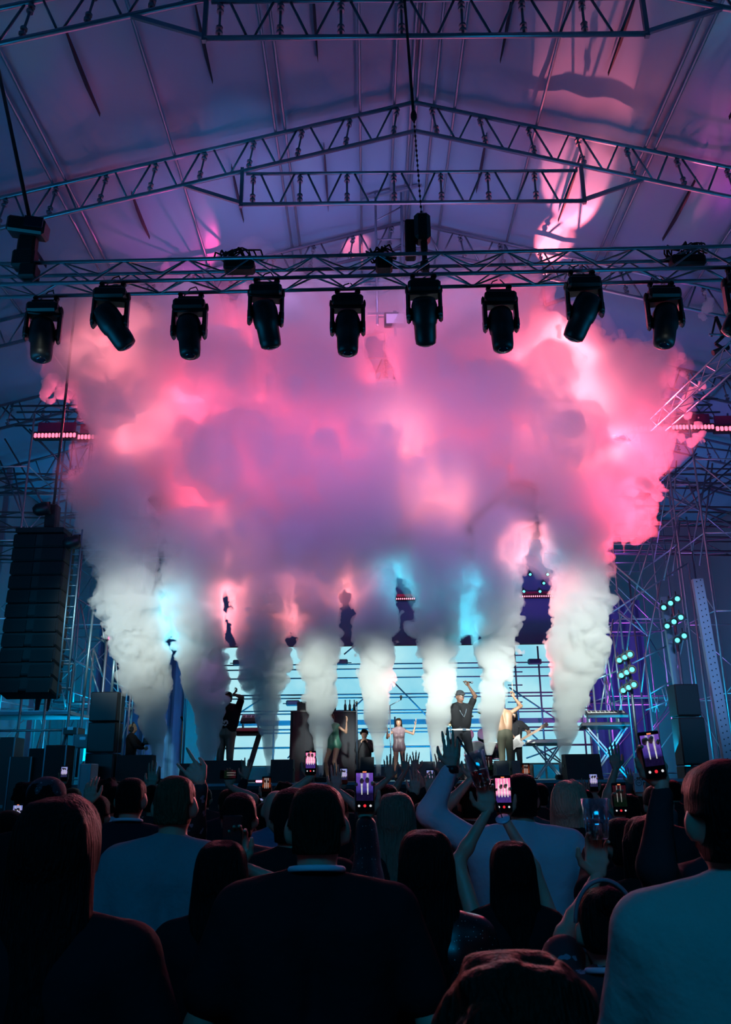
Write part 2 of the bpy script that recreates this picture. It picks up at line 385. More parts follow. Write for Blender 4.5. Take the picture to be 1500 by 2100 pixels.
def brace_post(a, b, parent):
    mb = MB(); a, b = Vector(a), Vector(b); mb.tube(a, b, .022, 6)
    for t in (.14, .27, .73, .86):
        c = a.lerp(b, t); d = (b - a).normalized() * .018; mb.tube(c - d, c + d, .058, 8)
    return mb.build('knob_post', ALUD, parent)
def make_frame(Y):
    t = thing('tent_frame', (RXX, Y, 0), 'x', 'tent frame')
    hh = .74
    for sgn in (-1, 1):
        top = lambda u: Vector((RXX + sgn * u, Y, RZ - u * SL)); bot = lambda u: Vector((RXX + sgn * u, Y, RZ - hh - u * SL))
        MB().tube(top(0), top(HALF), .045, 8).build('top_chord', ALU, t)
        MB().tube(bot(0), bot(HALF), .045, 8).build('bottom_chord', ALU, t)
        k = 0
        for i in range(12):
            u = .35 + i * 1.0
            brace_post(top(u), bot(u + (.12 if sgn else 0)), t)
            MB().tube(top(u + .12), bot(u + .48), .022, 6).build('brace', ALUD, t)
            MB().tube(bot(u + .55), top(u + .85), .022, 6).build('brace', ALUD, t)
        MB().box((RXX + sgn * HALF, Y, (RZ - HALF * SL) / 2), (.18, .12, RZ - HALF * SL)).build('column', ALU, t)
        # strut from the tie truss to the rafter
        a_, b_ = Vector((RXX - .1 + sgn * 3.5, Y, RZ - 2.48)), Vector((RXX - .1 + sgn * 4.72, Y, RZ - 2.02)); d_ = (b_ - a_).normalized()
        MB().box(a_.lerp(b_, .5), ((b_ - a_).length, .05, .08), rot=(0, -math.atan2(d_.z, d_.x), 0)).build('strut', ALU, t)
    zt, zb = RZ - 1.78, RZ - 2.52
    MB().tube((RXX - 3.5, Y, zt), (RXX + 3.3, Y, zt), .034, 8).build('tie_chord', ALU, t)
    MB().tube((RXX - 3.58, Y, zb), (RXX + 3.38, Y, zb), .042, 8).build('tie_chord', ALU, t)
    for sgn in (-1, 1): MB().box((RXX - .1 + sgn * 3.48, Y, (zt + zb) / 2 + .04), (.07, .07, .95)).build('end_plate', ALUD, t)
    for i in range(7):
        x = RXX - 3.35 + i * .96
        brace_post((x, Y, zt), (x, Y, zb), t)
        if i < 8:
            MB().tube((x + .15, Y, zt), (x + .45, Y, zb), .022, 6).build('tie_brace', ALUD, t)
            MB().tube((x + .55, Y, zb), (x + .85, Y, zt), .022, 6).build('tie_brace', ALUD, t)
    return t
fr0 = make_frame(FRY[0])
FL = ['nearest aluminium roof frame along the top edge of the photo with its straight tie truss', 'complete arched aluminium roof frame with tie truss above the row of moving lights',
      'faint arched roof frame just above the black lighting truss', 'roof frame whose ends show left and right of the pink cloud', 'dim far roof frame behind the scaffolding at the right of the cloud', 'farthest dim roof frame low behind the scaffolding']
for k, Y in enumerate(FRY):
    o = fr0 if k == 0 else dup(fr0, None, (RXX, Y, 0)); tag(o, FL[k], 'tent frame', 'aluminium roof frames of the tent')
NTH = ['nearest', 'second', 'third', 'fourth', 'fifth', 'sixth', 'outermost']
PORD = {'left': ['right beside the ridge', 'second out from the ridge', 'inner of the left pair', 'outer of the left pair', 'single between the two pairs', 'inner one of the far left pair', 'outer one of the far left pair', 'lowest towards the left eave'], 'right': ['right beside the ridge', 'second out from the ridge', 'single above the sixth and seventh moving lights', 'inner one of the pair', 'outer one of the pair', 'second lowest towards the right eave', 'lowest towards the right eave']}
PUR = []
for side, offs in (('left', [.42, 1.15, 2.72, 2.92, 5.0, 7.2, 7.45, 9.6]), ('right', [.42, .85, 2.55, 4.75, 4.95, 7.2, 9.6])):
    for k, u in enumerate(offs): PUR.append((side, u, k))
for side, u, k in PUR:
    x = RXX + (-u if side == 'left' else u); z = RZ - u * SL + .07
    mb = MB(); mb.tube((x, -3, z), (x, 34.5, z), .030, 8)
    obj1(mb, 'purlin', ALU, 'slim roof pipe under the %s canopy slope, %s' % (side, PORD[side][k]), 'purlin', 'purlin pipes under the canopy')
for dx in (-.06, .06):
    mb = MB(); mb.tube((RXX + dx, -3, RZ + .07), (RXX + dx, 34.5, RZ + .07), .035, 8)
    obj1(mb, 'ridge_pipe', ALU, '%s of the two ridge pipes along the top of the canopy' % ('left' if dx < 0 else 'right'), 'ridge pipe', 'ridge pipes')
# dark slack straps stitched under the fabric between the purlins
bays = {0: 'nearer the camera', 1: 'just before the third roof frame', -1: 'at the very top edge of the canopy'}
for bk in (0, 1):
    for side, gaps in (('left', [1.95, 3.95, 6.1, 8.5]), ('right', [1.6, 3.6, 6.0, 8.4])):
        for gi, u in enumerate(gaps):
            x = RXX + (-u if side == 'left' else u); ya = FRY[bk] + .55 + rnd.uniform(0, .3); yb = FRY[bk] + 2.7 + rnd.uniform(-.3, .3); z = roofz(x) + .08
            mb = MB(); w = .022
            pts = [(0, .004), (.3, w), (.6, w * 1.1), (1, .003)]
            vs = []
            for t_, ww in pts:
                y = ya + (yb - ya) * t_; zz = z - .05 * math.sin(math.pi * t_)
                vs += [(x - ww, y, zz), (x + ww, y, zz), (x + ww, y, zz + .09), (x - ww, y, zz + .09)]
            fs = [(0, 1, 2, 3), (15, 14, 13, 12)]
            for q in range(3):
                for s_ in range(4): fs.append((q * 4 + s_, q * 4 + (s_ + 1) % 4, q * 4 + 4 + (s_ + 1) % 4, q * 4 + 4 + s_)[::-1])
            mb.add(vs, fs)
            obj1(mb, 'canopy_strap', STRAP, 'dark strap, %s from the ridge on the %s slope, %s' % (('first', 'second', 'third', 'fourth')[gi], side, bays[bk]), 'strap', 'dark straps under the canopy')

# ------------------------------------------------------------------ lighting truss with its moving heads
def box_truss(name, a, b, w, h, bay, r, label, cat, m=ALU, br=None, group=None, back=True):
    a, b = Vector(a), Vector(b); d = (b - a); L = d.length; d.normalize(); up = Vector((0, 0, 1)); sd = up.cross(d).normalized(); up = d.cross(sd).normalized()
    t = thing(name, a.lerp(b, .5), label, cat, group)
    C4 = {}
    for i, s_ in ((0, 0), (1, 1)):
        for j in (0, 1):
            o = sd * (w * i) + up * (-h * j); C4[(i, j)] = o
            MB().tube(a + o, b + o, r, 8).build('chord', m, t)
    n = int(L / bay); rr = br or r * .45
    for k in range(n):
        p, q = a + d * (k * bay), a + d * ((k + 1) * bay)
        for (c0, c1) in (((0, 0), (0, 1)), ((0, 1), (1, 1)), ((1, 0), (1, 1)), ((0, 0), (1, 0))):
            if not back and c0 == (1, 0): continue
            x0, x1 = (c0, c1) if k % 2 == 0 else (c1, c0)
            MB().tube(p + C4[x0], q + C4[x1], rr, 5, cap=False).build('brace', m, t)
    return t
ft = at(750, 523, 9.5); TZ = ft.z; TY = 9.5; TH = 0.315; TW = 0.30
dzr = 0.0
ta, tb = at(-60, 535, 9.5), at(1560, 512, 9.5)
ta = Vector((ta.x, 9.62, TZ)); tb = Vector((tb.x, 9.38, TZ))
box_truss('lighting_truss', (tb.x, tb.y, TZ), (ta.x, ta.y, TZ), -TW, TH, .42, .026, 'long blue grey box truss carrying the row of black moving lights across the photo', 'truss', br=.013)
GLASSD = mat('dark_lens_glass', (.01, .015, .03), .08, spec=.8)
def make_head(loc, pan, tilt, roll, label, big=1.0):
    loc = Vector(loc)
    t = thing('moving_light', loc, label, 'moving light', 'black moving lights hanging from the truss')
    b = MB(); b.box((0, 0, -.12), (.42 * big, .30, .15), bev=.03); b.box((0, 0, -.03), (.30, .22, .05), bev=.01)
    o = b.build('base', BLACK, t, False)
    c = MB()
    for s_ in (-1, 1): MB().box((s_ * .14, 0, .02), (.035, .06, .10)).tube((s_ * .14, -.03, .07), (s_ * .14, .03, .07), .032, 8).build('clamp', BLACKM, t, False)
    cb = MB(); p = [Vector((-.1, .05, -.03)), Vector((-.12, .1, .12)), Vector((-.05, .14, .26)), Vector((.02, .16, .30))]; cb.path(p, .009, 5)
    p = [Vector((.08, .05, -.03)), Vector((.11, .0, .10)), Vector((.04, .08, .25))]; cb.path(p, .008, 5); cb.build('cable', RUB, t, False)
    MP = Matrix.Rotation(pan, 3, 'Z')
    hd = MB()
    for s_ in (-1, 1): MB().ball((s_ * .225, 0, -.12), .055, 8, (.35, 1.2, 1)).build('base_handle', BLACKM, t, False)
    y = MB()
    for s_ in (-1, 1):
        c_ = MP @ Vector((s_ * .205, 0, -.37)); y.box(c_, (.055, .15, .42), MP, bev=.025)
        c_ = MP @ Vector((s_ * .20, 0, -.47)); y.box(c_, (.07, .19, .17), MP, bev=.04)
    y.box(MP @ Vector((0, 0, -.205)), (.42, .17, .04), MP, bev=.015)
    y.build('yoke', BLACK, t, False)
    M = MP @ Matrix.Rotation(tilt, 3, 'X') @ Matrix.Rotation(roll, 3, 'Y')
    h = MB(); cc = Vector((0, 0, -.46))
    def L(prof): h.lathe(prof, cc, 14, M)
    L([(.10, .20), (.14, .18), (.165, .10), (.17, -.05), (.16, -.13), (.145, -.15), (.14, -.32), (.13, -.39), (.09, -.415)])
    for a_ in range(4):
        an = math.pi / 4 + a_ * math.pi / 2; h.box(cc + M @ Vector((.10 * math.cos(an), .10 * math.sin(an), .06)), (.09, .09, .22), M, bev=.02)
    h.build('head', BLACK, t, False)
    l = MB(); l.lathe([(.085, -.412), (.05, -.428), (.005, -.434)], cc, 14, M); l.build('lens', GLASSD, t, False)
    v = MB()
    for q in range(4): v.box(cc + M @ Vector((0, -.152, .02 + q * .022)), (.12, .006, .008), M)
    v.build('vent', BLACKM, t, False)
    return t
HX = [(95, 1, 0.25, .12, -.08, 'hanging almost straight down at the far left under the truss'), (230, 0, .15, -.30, -.62, 'turned with its lens to the lower right, second from the left'),
      (393, 1, .0, .12, -.12, 'pointing straight down, third from the left'), (547, 0, .15, -.30, -.22, 'tilted slightly with its right yoke arm showing, fourth from the left'),
      (713, 1, 0, .06, 0, 'pointing straight down in the middle of the row'), (868, 0, -.1, -.65, 0, 'with foreshortened barrel directly under the hoist'),
      (1020, 1, 0, .1, .0, 'pointing straight down, third from the right of those seen whole'), (1190, 0, -.15, -.35, .45, 'turned to the lower left, second from the right of those seen whole'),
      (1347, 1, -.2, .15, .18, 'leaning slightly left, the last one seen whole at the right'), (1508, 0, -.1, -.3, .5, 'cut off by the right edge of the photo')]
for px, bk, pan, tl, rl, lb in HX:
    Yc = 9.5 + (TW if bk else 0.0); c = at(px, 560, Yc)
    fy = ta.y + (c.x - ta.x) / (tb.x - ta.x) * (tb.y - ta.y) + (TW if bk else 0)
    make_head((c.x, fy, TZ - TH - .11), pan, -tl, rl, 'black moving light ' + lb)
def hoist():
    p = at(866, 470, 9.65); t = thing('chain_hoist', (p.x, 9.65, TZ + .10), 'black chain hoist with chain bag on its dark cable above the middle of the truss', 'chain hoist')
    X, Y = p.x, 9.65
    MB().box((X, Y, TZ + .50), (.22, .24, .42), bev=.05).build('motor', BLACK, t)
    MB().box((X - .16, Y + .06, TZ + .37), (.14, .16, .58), bev=.02).build('chain_bag', BLACKM, t)
    b = MB(); b.box((X + .02, Y, TZ + .22), (.09, .10, .16), bev=.02); b.tube((X + .02, Y, TZ + .14), (X + .02, Y, TZ - .12), .035, 8); b.box((X + .02, Y, TZ - .08), (.12, .12, .16), bev=.03); b.build('hook', BLACKM, t)
    top = Vector((X - .12, 10.35, RZ - .9)); st = Vector((X, Y, TZ + .71))
    ch = MB(); mid = st.lerp(top, .35); nn = 40
    for k in range(nn):
        c = st.lerp(mid, (k + .5) / nn); ch.box(c, (.03 if k % 2 else .010, .010 if k % 2 else .03, .042), bev=.004)
    ch.build('chain', BLACKM, t)
    cb = MB(); cb.tube(mid, top, .022, 8); cb.ball(mid, .05, 8, (1, 1, 2)); cb.build('cable', RUB, t)
hoist()
def strobe():
    p = at(58, 495, 9.6); X = p.x
    t = thing('strobe_light', (X, 9.6, TZ + .02), 'black wide strobe light standing on the left end of the truss below a dark cable', 'light')
    Rm = Euler((.15, .1, .1)).to_matrix()
    MB().box((X, 9.55, TZ + .50), (.50, .28, .22), Rm, bev=.03).build('housing', BLACK, t)
    MB().box((X + .13, 9.40, TZ + .50), (.24, .02, .14), Rm).build('lens', GLASSD, t)
    b = MB(); b.box((X, 9.6, TZ + .27), (.24, .16, .28), bev=.03); b.box((X - .02, 9.62, TZ + .05), (.30, .2, .26), bev=.03); b.box((X + .06, 9.62, TZ - .14), (.22, .2, .2), bev=.02); b.build('yoke', BLACKM, t)
    c = MB(); c.tube((X, 9.6, TZ + .62), at(-8, 120, 10.4), .028, 8); c.ball((X, 9.6, TZ + .66), .05, 8, (1, 1, 1.4)); c.build('cable', RUB, t)
strobe()
# cable bundles lying on the truss
for px, w, lb in ((485, .45, 'dark bundle of cables on the truss between the third and fourth moving lights'), (1400, .50, 'looped heap of black cables on the right end of the truss'), (780, .25, 'small coil of black cable on the middle of the truss')):
    c = at(px, 520, 9.65); mb = MB(); rg = random.Random(px)
    for k in range(7):
        pts = []; r1 = rg.uniform(.10, .5) * w; ph = rg.uniform(0, 6)
        cx = c.x + rg.uniform(-.3, .3) * w
        for q in range(13):
            an = q / 12 * 2 * math.pi + ph; pts.append(Vector((cx + math.cos(an) * r1 * 1.4, 9.65 + math.sin(an) * .12, TZ + .04 + abs(math.sin(an * 1.5)) * rg.uniform(.04, .16))))
        mb.path(pts, .011, 5)
    mb.box((c.x + .05, 9.65, TZ - .06), (w * .9, .2, .16), bev=.03)
    obj1(mb, 'cable_bundle', RUB, lb, 'cable', 'cable bundles on the truss')

# ------------------------------------------------------------------ stage roof trusses with pink lamp strips
PCELL = emis('pink_lamp_cell', (1.0, .16, .28), 2.2)
PSM = emis('pink_small_lamp', (1.0, .25, .40), 3.0)
zt = at(750, 838, 21.2).z
box_truss('stage_roof_truss', (9.6, 21.2, zt), (-9.6, 21.2, zt), .4, .4, .55, .03, 'horizontal box truss above the pink lamp strips, its ends showing beside the cloud', 'truss', m=ALUD, br=.016, back=False)
def led_strip(px0, px1, py, Y, n, label, h=.16, mat_=PCELL, gap=.25):
    a, b = at(px0, py, Y), at(px1, py, Y); z = a.z
    t = thing('lamp_strip', ((a.x + b.x) / 2, Y, z - h / 2), label, 'lamp strip', 'strips of square pink lamps')
    wd = (b.x - a.x)
    MB().box(((a.x + b.x) / 2, Y + .09, z + .01), (wd + .04, .14, h + .06), bev=.01).build('housing', BLACKM, t)
    for k in range(n):
        x = a.x + wd * (k + .5) / n; MB().box((x, Y, z), (wd / n * (1 - gap), .05, h * .78), bev=.018).build('lamp_cell', mat_, t)
    MB().box(((a.x + b.x) / 2, Y + .1, z + h * 1.6), (wd * .9, .03, h * 1.9)).build('mounting_plate', mat('plum_metal_plate', (.25, .05, .15), .4, .5), t)
    if Y < 25:
        for s_ in (-.35, .35): MB().tube(((a.x + b.x) / 2 + wd * s_, Y + .1, z + h * 1.6), ((a.x + b.x) / 2 + wd * s_, 21.2, zt), .018, 6).build('hanger', ALUD, t)
    return t
led_strip(69, 156, 893, 20.6, 12, 'strip of twelve square pink lamps at the far left beside the cloud')
led_strip(158, 208, 896, 20.7, 7, 'shorter strip of seven pink lamps ending in the left edge of the cloud')
led_strip(1378, 1466, 876, 20.6, 12, 'strip of twelve square pink lamps right of the cloud')
led_strip(1468, 1530, 879, 20.7, 7, 'strip of pink lamps running out of the right edge of the photo')
led_strip(240, 420, 893, 20.7, 18, 'strip of pink lamps inside the left part of the cloud')
led_strip(790, 900, 893, 20.7, 12, 'strip of pink lamps inside the middle of the cloud')
led_strip(1190, 1370, 880, 20.7, 18, 'strip of pink lamps inside the right part of the cloud')
led_strip(812, 852, 1228, 28.02, 10, 'tiny far strip of pink lamps in the gap above the middle of the screen', .07, PSM, .45)
led_strip(1066, 1136, 1223, 28.02, 16, 'tiny far strip of pink lamps in the gap between the two right plumes', .07, PSM, .45)

# mast under the ridge with a floodlight
def mast():
    Y = 17.0; X = at(800, 600, Y).x; z0 = at(800, 690, Y).z; z1 = roofz(X)
    t = thing('mast_ladder', (X, Y, z0), 'thin ladder mast hanging under the ridge above the middle of the cloud', 'mast')
    for dx in (-.30, .32): MB().tube((X + dx, Y, z0 + .3), (X + dx, Y, z1), .03, 6).build('rail', ALU, t)
    n = 10
    for k in range(n):
        z = z0 + .5 + k * .52; MB().tube((X - .3, Y, z), (X + .32, Y, z + (.4 if k % 2 else 0)), .018, 5).build('rung', ALUD, t)
    MB().box((X - .02, Y, z0 + .58), (1.0, .06, .06)).build('crossbar', ALU, t); MB().box((X + .1, Y, roofz(X) + .02), (1.5, .06, .06), rot=(0, -math.atan(SL), 0)).build('top_bar', ALU, t)
    t2 = thing('floodlight', (X + .1, Y - .1, z0 + .2), 'square floodlight with a pale face hanging from the ladder mast above the cloud', 'floodlight')
    MB().box((X + .10, Y - .1, z0 + .36), (.50, .12, .36), bev=.02).build('housing', BLACKM, t2)
    MB().box((X + .10, Y - .17, z0 + .36), (.40, .015, .24)).build('face', mat('pale_frosted_lens', (.75, .7, .75), .5), t2)
    MB().tube((X + .1, Y - .1, z0 + .18), (X + .1, Y - .1, z0 - .05), .03, 6).build('spigot', ALU, t2); MB().box((X + .1, Y - .05, z0 + .55), (.08, .12, .10)).build('bracket', ALUD, t2)
mast()
# truss arm and hook at the upper right
def rigging_arm():
    t = thing('rigging_arm', at(1480, 720, 15.0), 'dark slung rigging strap with a steel clamp at the right edge below the truss', 'rigging')
    a, b, c, d = at(1469, 650, 15), at(1482, 688, 15), at(1462, 690, 15), at(1488, 720, 15)
    MB().tube(a, at(1484, 686, 15), .04, 6).tube(a, at(1460, 690, 15), .02, 6).build('strap', RUB, t)
    MB().tube(at(1455, 686, 15), at(1490, 688, 15), .03, 6).build('crossbar', ALU, t)
    MB().tube(at(1484, 690, 15), at(1468, 705, 15), .035, 6).tube(at(1468, 705, 15), at(1485, 716, 15), .035, 6).build('sling', RUB, t)
    MB().tube(at(1463, 724, 15), at(1494, 712, 15), .06, 8).build('clamp', BLACK, t)
rigging_arm()
A, B = at(1335, 860, 19), at(1500, 700, 14.2)
box_truss('ladder_truss', A, B, .35, .30, .45, .022, 'slanting slim truss rising to the right edge above the right lamp strips', 'truss', m=ALU, br=.012, back=False)

# ------------------------------------------------------------------ scaffolding either side of the stage
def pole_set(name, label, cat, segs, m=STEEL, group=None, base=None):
    """segs: (part name, p, q, r)"""
    p0 = base or Vector((sum((s_[1].x + s_[2].x) for s_ in segs) / 2 / len(segs), segs[0][1].y, min(min(s_[1].z, s_[2].z) for s_ in segs)))
    t = thing(name, p0, label, cat, group)
    for nm, p, q, r in segs: MB().tube(p, q, r, 6).build(nm, m, t)
    if 'raking' in name:
        pp = sorted([q for s_ in segs for q in (s_[1], s_[2])], key=lambda v: v.x)
        for q in (pp[0], pp[len(pp) // 2], pp[-1]): MB().tube(q, (q.x, q.y, 0), .026, 6).build('upright', m, t)
    return t
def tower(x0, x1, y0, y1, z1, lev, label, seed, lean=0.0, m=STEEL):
    z1 = min(z1, roofz(max(abs(x0 - RXX), abs(x1 - RXX)) + RXX) - 1.0); rg = random.Random(seed); t = thing('scaffold_tower', ((x0 + x1) / 2, (y0 + y1) / 2, 0), label, 'scaffolding', 'scaffold towers beside the stage')
    cs = [(x0, y0), (x1, y0), (x1, y1), (x0, y1)]
    for x, y in cs: MB().tube((x, y, 0), (x + lean, y, z1), .026, 6).build('upright', m, t)
    n = int(z1 / lev)
    for k in range(1, n + 1):
        z = k * lev - .3; l = lean * z / z1
        for i in range(4):
            a, b = cs[i], cs[(i + 1) % 4]
            MB().tube((a[0] + l, a[1], z), (b[0] + l, b[1], z), .019, 6).build('ledger', m, t)
            if k < n and (i + k + seed) % 2 == 0:
                z2 = z + lev; c, d = (a, b) if rg.random() < .5 else (b, a)
                MB().tube((c[0] + l, c[1], z), (d[0] + l, d[1], z2), .017, 6).build('diagonal', m, t)
    return t
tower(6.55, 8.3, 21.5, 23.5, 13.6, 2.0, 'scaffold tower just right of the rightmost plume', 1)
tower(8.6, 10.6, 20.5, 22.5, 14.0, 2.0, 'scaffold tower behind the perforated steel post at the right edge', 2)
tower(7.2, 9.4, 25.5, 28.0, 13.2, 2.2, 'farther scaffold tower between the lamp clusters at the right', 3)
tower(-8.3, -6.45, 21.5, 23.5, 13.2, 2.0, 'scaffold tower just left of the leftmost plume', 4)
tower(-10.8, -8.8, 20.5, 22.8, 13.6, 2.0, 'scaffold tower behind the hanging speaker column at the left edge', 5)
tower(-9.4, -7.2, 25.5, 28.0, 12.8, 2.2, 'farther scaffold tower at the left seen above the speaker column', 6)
# lattice girders joining the towers overhead
for sgn, lb in ((1, 'right'), (-1, 'left')):
    for k, (z, y) in enumerate(((at(750, 985, 24).z, 24.0), (at(750, 1062, 24).z, 24.0), (at(750, 1120, 26).z, 26.0))):
        xa, xb = sgn * 5.6, sgn * 12.5
        box_truss('lattice_girder', (max(xa, xb), y, z), (min(xa, xb), y - .6, z), .5, .45, .9, .028, 'dim horizontal lattice girder over the %s scaffolding, %s of three' % (lb, ('top', 'middle', 'lowest')[k]), 'girder', m=mat('dark_steel', (.12, .14, .16), .5, .6), br=.02, group='lattice girders over the scaffolding', back=False)
# long raking bars crossing in front of the towers, read from the photograph at their own depth
def bars(L, Y, part, r):
    return [(part, at(a, b, Y), at(c, d, Y), r) for a, b, c, d in L]
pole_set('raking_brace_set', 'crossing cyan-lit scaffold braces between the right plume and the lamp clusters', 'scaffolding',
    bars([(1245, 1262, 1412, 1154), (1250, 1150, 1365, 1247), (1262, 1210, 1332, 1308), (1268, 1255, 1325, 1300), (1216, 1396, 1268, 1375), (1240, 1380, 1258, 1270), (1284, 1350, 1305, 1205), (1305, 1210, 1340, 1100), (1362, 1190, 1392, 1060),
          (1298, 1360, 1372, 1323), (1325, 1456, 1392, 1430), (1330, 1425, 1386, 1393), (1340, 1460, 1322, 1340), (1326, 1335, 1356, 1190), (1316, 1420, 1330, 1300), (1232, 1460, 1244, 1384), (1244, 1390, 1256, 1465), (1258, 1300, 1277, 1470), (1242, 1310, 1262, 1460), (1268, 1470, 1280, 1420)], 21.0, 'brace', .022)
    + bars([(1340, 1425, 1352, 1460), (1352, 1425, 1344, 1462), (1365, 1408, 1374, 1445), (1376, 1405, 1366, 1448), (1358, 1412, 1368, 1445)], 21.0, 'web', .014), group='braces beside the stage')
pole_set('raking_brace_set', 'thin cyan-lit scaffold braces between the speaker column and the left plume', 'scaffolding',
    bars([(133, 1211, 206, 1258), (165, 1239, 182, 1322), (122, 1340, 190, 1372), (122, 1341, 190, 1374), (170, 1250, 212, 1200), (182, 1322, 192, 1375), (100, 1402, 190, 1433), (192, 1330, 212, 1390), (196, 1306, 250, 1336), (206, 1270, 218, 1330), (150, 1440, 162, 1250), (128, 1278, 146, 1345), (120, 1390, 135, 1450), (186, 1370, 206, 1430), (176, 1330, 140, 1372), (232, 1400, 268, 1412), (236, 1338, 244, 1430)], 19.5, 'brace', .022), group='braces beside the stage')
pole_set('raking_brace_set', 'long slanting pipes crossing behind the left edge of the cloud', 'scaffolding',
    bars([(0, 830, 160, 980), (60, 880, 170, 1000), (10, 900, 140, 1120), (0, 945, 60, 1090), (28, 960, 55, 1095), (150, 900, 170, 1010), (170, 940, 180, 1000), (0, 965, 190, 910), (0, 1000, 170, 960), (0, 1010, 180, 1012)], 22.5, 'brace', .026), m=ALUD, group='braces beside the stage')
pole_set('raking_brace_set', 'long slanting pipes crossing behind the right edge of the cloud', 'scaffolding',
    bars([(1360, 1060, 1500, 945), (1350, 1090, 1500, 960), (1390, 1060, 1500, 985), (1320, 1030, 1430, 930), (1290, 1180, 1345, 1060), (1455, 940, 1420, 1130), (1462, 950, 1436, 1160), (1395, 1070, 1380, 1180), (1408, 1060, 1425, 1150), (1300, 960, 1500, 1010), (1350, 905, 1500, 925), (1330, 1000, 1500, 1075), (1388, 945, 1384, 1010), (1408, 980, 1440, 1060)], 22.5, 'brace', .026), m=ALUD, group='braces beside the stage')
PERF = mat('perforated_steel', (.42, .46, .58), .45, .4)
def perf_post(pts, Y, w, label, m=PERF, holes=True):
    a, b = at(*pts[0], Y), at(*pts[1], Y); b = b + (b - a) * (b.z / (a.z - b.z)); t = thing('steel_post', (b.x, b.y, 0), label, 'post')
    d = (a - b); L = d.length; M = Vector((0, 0, 1)).rotation_difference(d.normalized()).to_matrix(); c = a.lerp(b, .5)
    p = MB(); p.box(c, (w, .03, L), M)
    for s_ in (-1, 1): p.box(c + M @ Vector((s_ * w / 2, .05, 0)), (.02, .12, L), M)
    p.build('column', m, t)
    if holes:
        h = MB(); n = int(L / .13)
        for k in range(n):
            for s_ in (-1, 1): h.box(c + M @ Vector((s_ * w * .22, -.017, (k + .5) / n * L - L / 2 + (.03 if s_ > 0 else 0))), (.022, .01, .026), M)
        h.build('bolt_holes', BLACKM, t)
    return t
perf_post([(1432, 1187), (1486, 1496)], 18.4, .21, 'tall perforated steel post leaning along the right edge of the photo')
perf_post([(1362, 1224), (1411, 1545)], 19.45, .11, 'slimmer bluish steel post left of the perforated one, passing the upper lamp cluster', ALU, False)
pole_set('slim_pole', 'long slim pole leaning between the left speaker column and the left plume', 'pole', [('tube', at(192, 1245, 17.9), at(172, 1430, 17.9), .028), ('tube', at(172, 1430, 17.9), at(156, 1594, 17.9), .032)])
pole_set('slim_pole', 'short slim pole above the tall black speaker tower at the left', 'pole', [('tube', at(237, 1325, 17.6), at(229, 1419, 17.6), .030)])
# lamp clusters
def lamp_mast(px, pyt, Y, rows, label, bow=.35):
    p = at(px, pyt, Y); z_ = 1.78 if abs(p.x) < 6.35 else 0.0; t = thing('lamp_mast', (p.x, Y, z_), label, 'lamp mast'); MB().tube((p.x, Y, z_), p, .035, 8).build('pole', ALUD, t)
    for a, b in rows: MB().tube(a, b, .02, 6).build('crossbar', ALUD, t)
lamp_mast(1288, 1340, 18.95, [(at(1271 + j * 4, 1354 + j * 31, 19.2) + Vector((0, .1, .1)), at(1293 + j * 4, 1342 + j * 31, 18.5) + Vector((0, .1, .1))) for j in range(3)], 'dark mast of the lower lamp cluster right of the rightmost plume')
lamp_mast(1378, 1225, 19.3, [(at(1362 + j * 7, 1246 + j * 38, 19.2) + Vector((0, .1, .1)), at(1390 + j * 7, 1228 + j * 38, 18.5) + Vector((0, .1, .1))) for j in range(3)], 'dark mast of the upper lamp cluster beside the bluish post')
lamp_mast(224, 1262, 19.2, [(at(212, 1274, 19.1), at(229, 1274, 19.1)), (at(212, 1310, 19.1), at(240, 1316, 19.1))], 'dark mast of the magenta lamps at the left rim of the leftmost plume')
CLENS = emis('cyan_lamp_lens', (.10, .75, .85), 2.5); PLENS = emis('magenta_lamp_lens', (1.0, .05, .35), 4.0)
def par(p, lens, label, grp, r=.10, d=(-.3, -1, -.05)):
    t = thing('stage_lamp', p, label, 'stage lamp', grp); M = Vector((0, 0, 1)).rotation_difference(Vector(d).normalized()).to_matrix()
    MB().lathe([(r * .5, -r * 2.2), (r * .9, -r * 1.6), (r * 1.1, -r * .2), (r * 1.15, .0), (r * .95, -.01)], p, 12, M).build('housing', BLACK, t)
    MB().lathe([(r * .62, -.004), (r * .45, .02), (.005, .035)], p, 12, M).build('lens', lens, t)
    MB().tube(p + Vector((0, r, 0)), p + Vector((0, r, r * 2.2)), .014, 5).build('bracket', BLACKM, t)
for cx, cy_, dx, dy, sx, sy, Y, nm, grp in ((1271, 1354, 11, -6, 4, 31, 19.2, 'right of the rightmost plume, lower cluster', 'lower right lamp cluster'), (1362, 1246, 14, -9, 7, 38, 19.2, 'upper cluster against the violet post', 'upper right lamp cluster')):
    for j in range(3):
        for i in range(3):
            if nm[0] == 'u' and (j, i) == (2, 0): continue
            par(at(cx + i * dx + j * sx, cy_ + i * dy + j * sy, Y - i * .35), CLENS, 'cyan stage lamp, %s row, %s, %s' % (('top', 'middle', 'bottom')[j], ('left', 'centre', 'right')[i], nm), grp, .085)
for (x, y), nm in zip(((1088, 1178), (1124, 1178), (1116, 1196), (1075, 1213), (1108, 1213)), ('upper left', 'upper right', 'middle', 'lower left', 'lower right')):
    par(at(x, y, 28.1), CLENS, 'small far cyan lamp, %s of five in the gap between the two right plumes' % nm, 'far lamps in the gap', .07)
par(at(229, 1274, 19), PLENS, 'upper magenta lamp at the left rim of the leftmost plume', 'magenta lamps at the left', .08, (.6, -1, 0))
par(at(226, 1308, 19), PLENS, 'middle magenta lamp at the left rim of the leftmost plume', 'magenta lamps at the left', .08, (.6, -1, 0))
par(at(238, 1317, 19), PLENS, 'lowest magenta lamp at the left rim of the leftmost plume', 'magenta lamps at the left', .07, (.6, -1, 0))
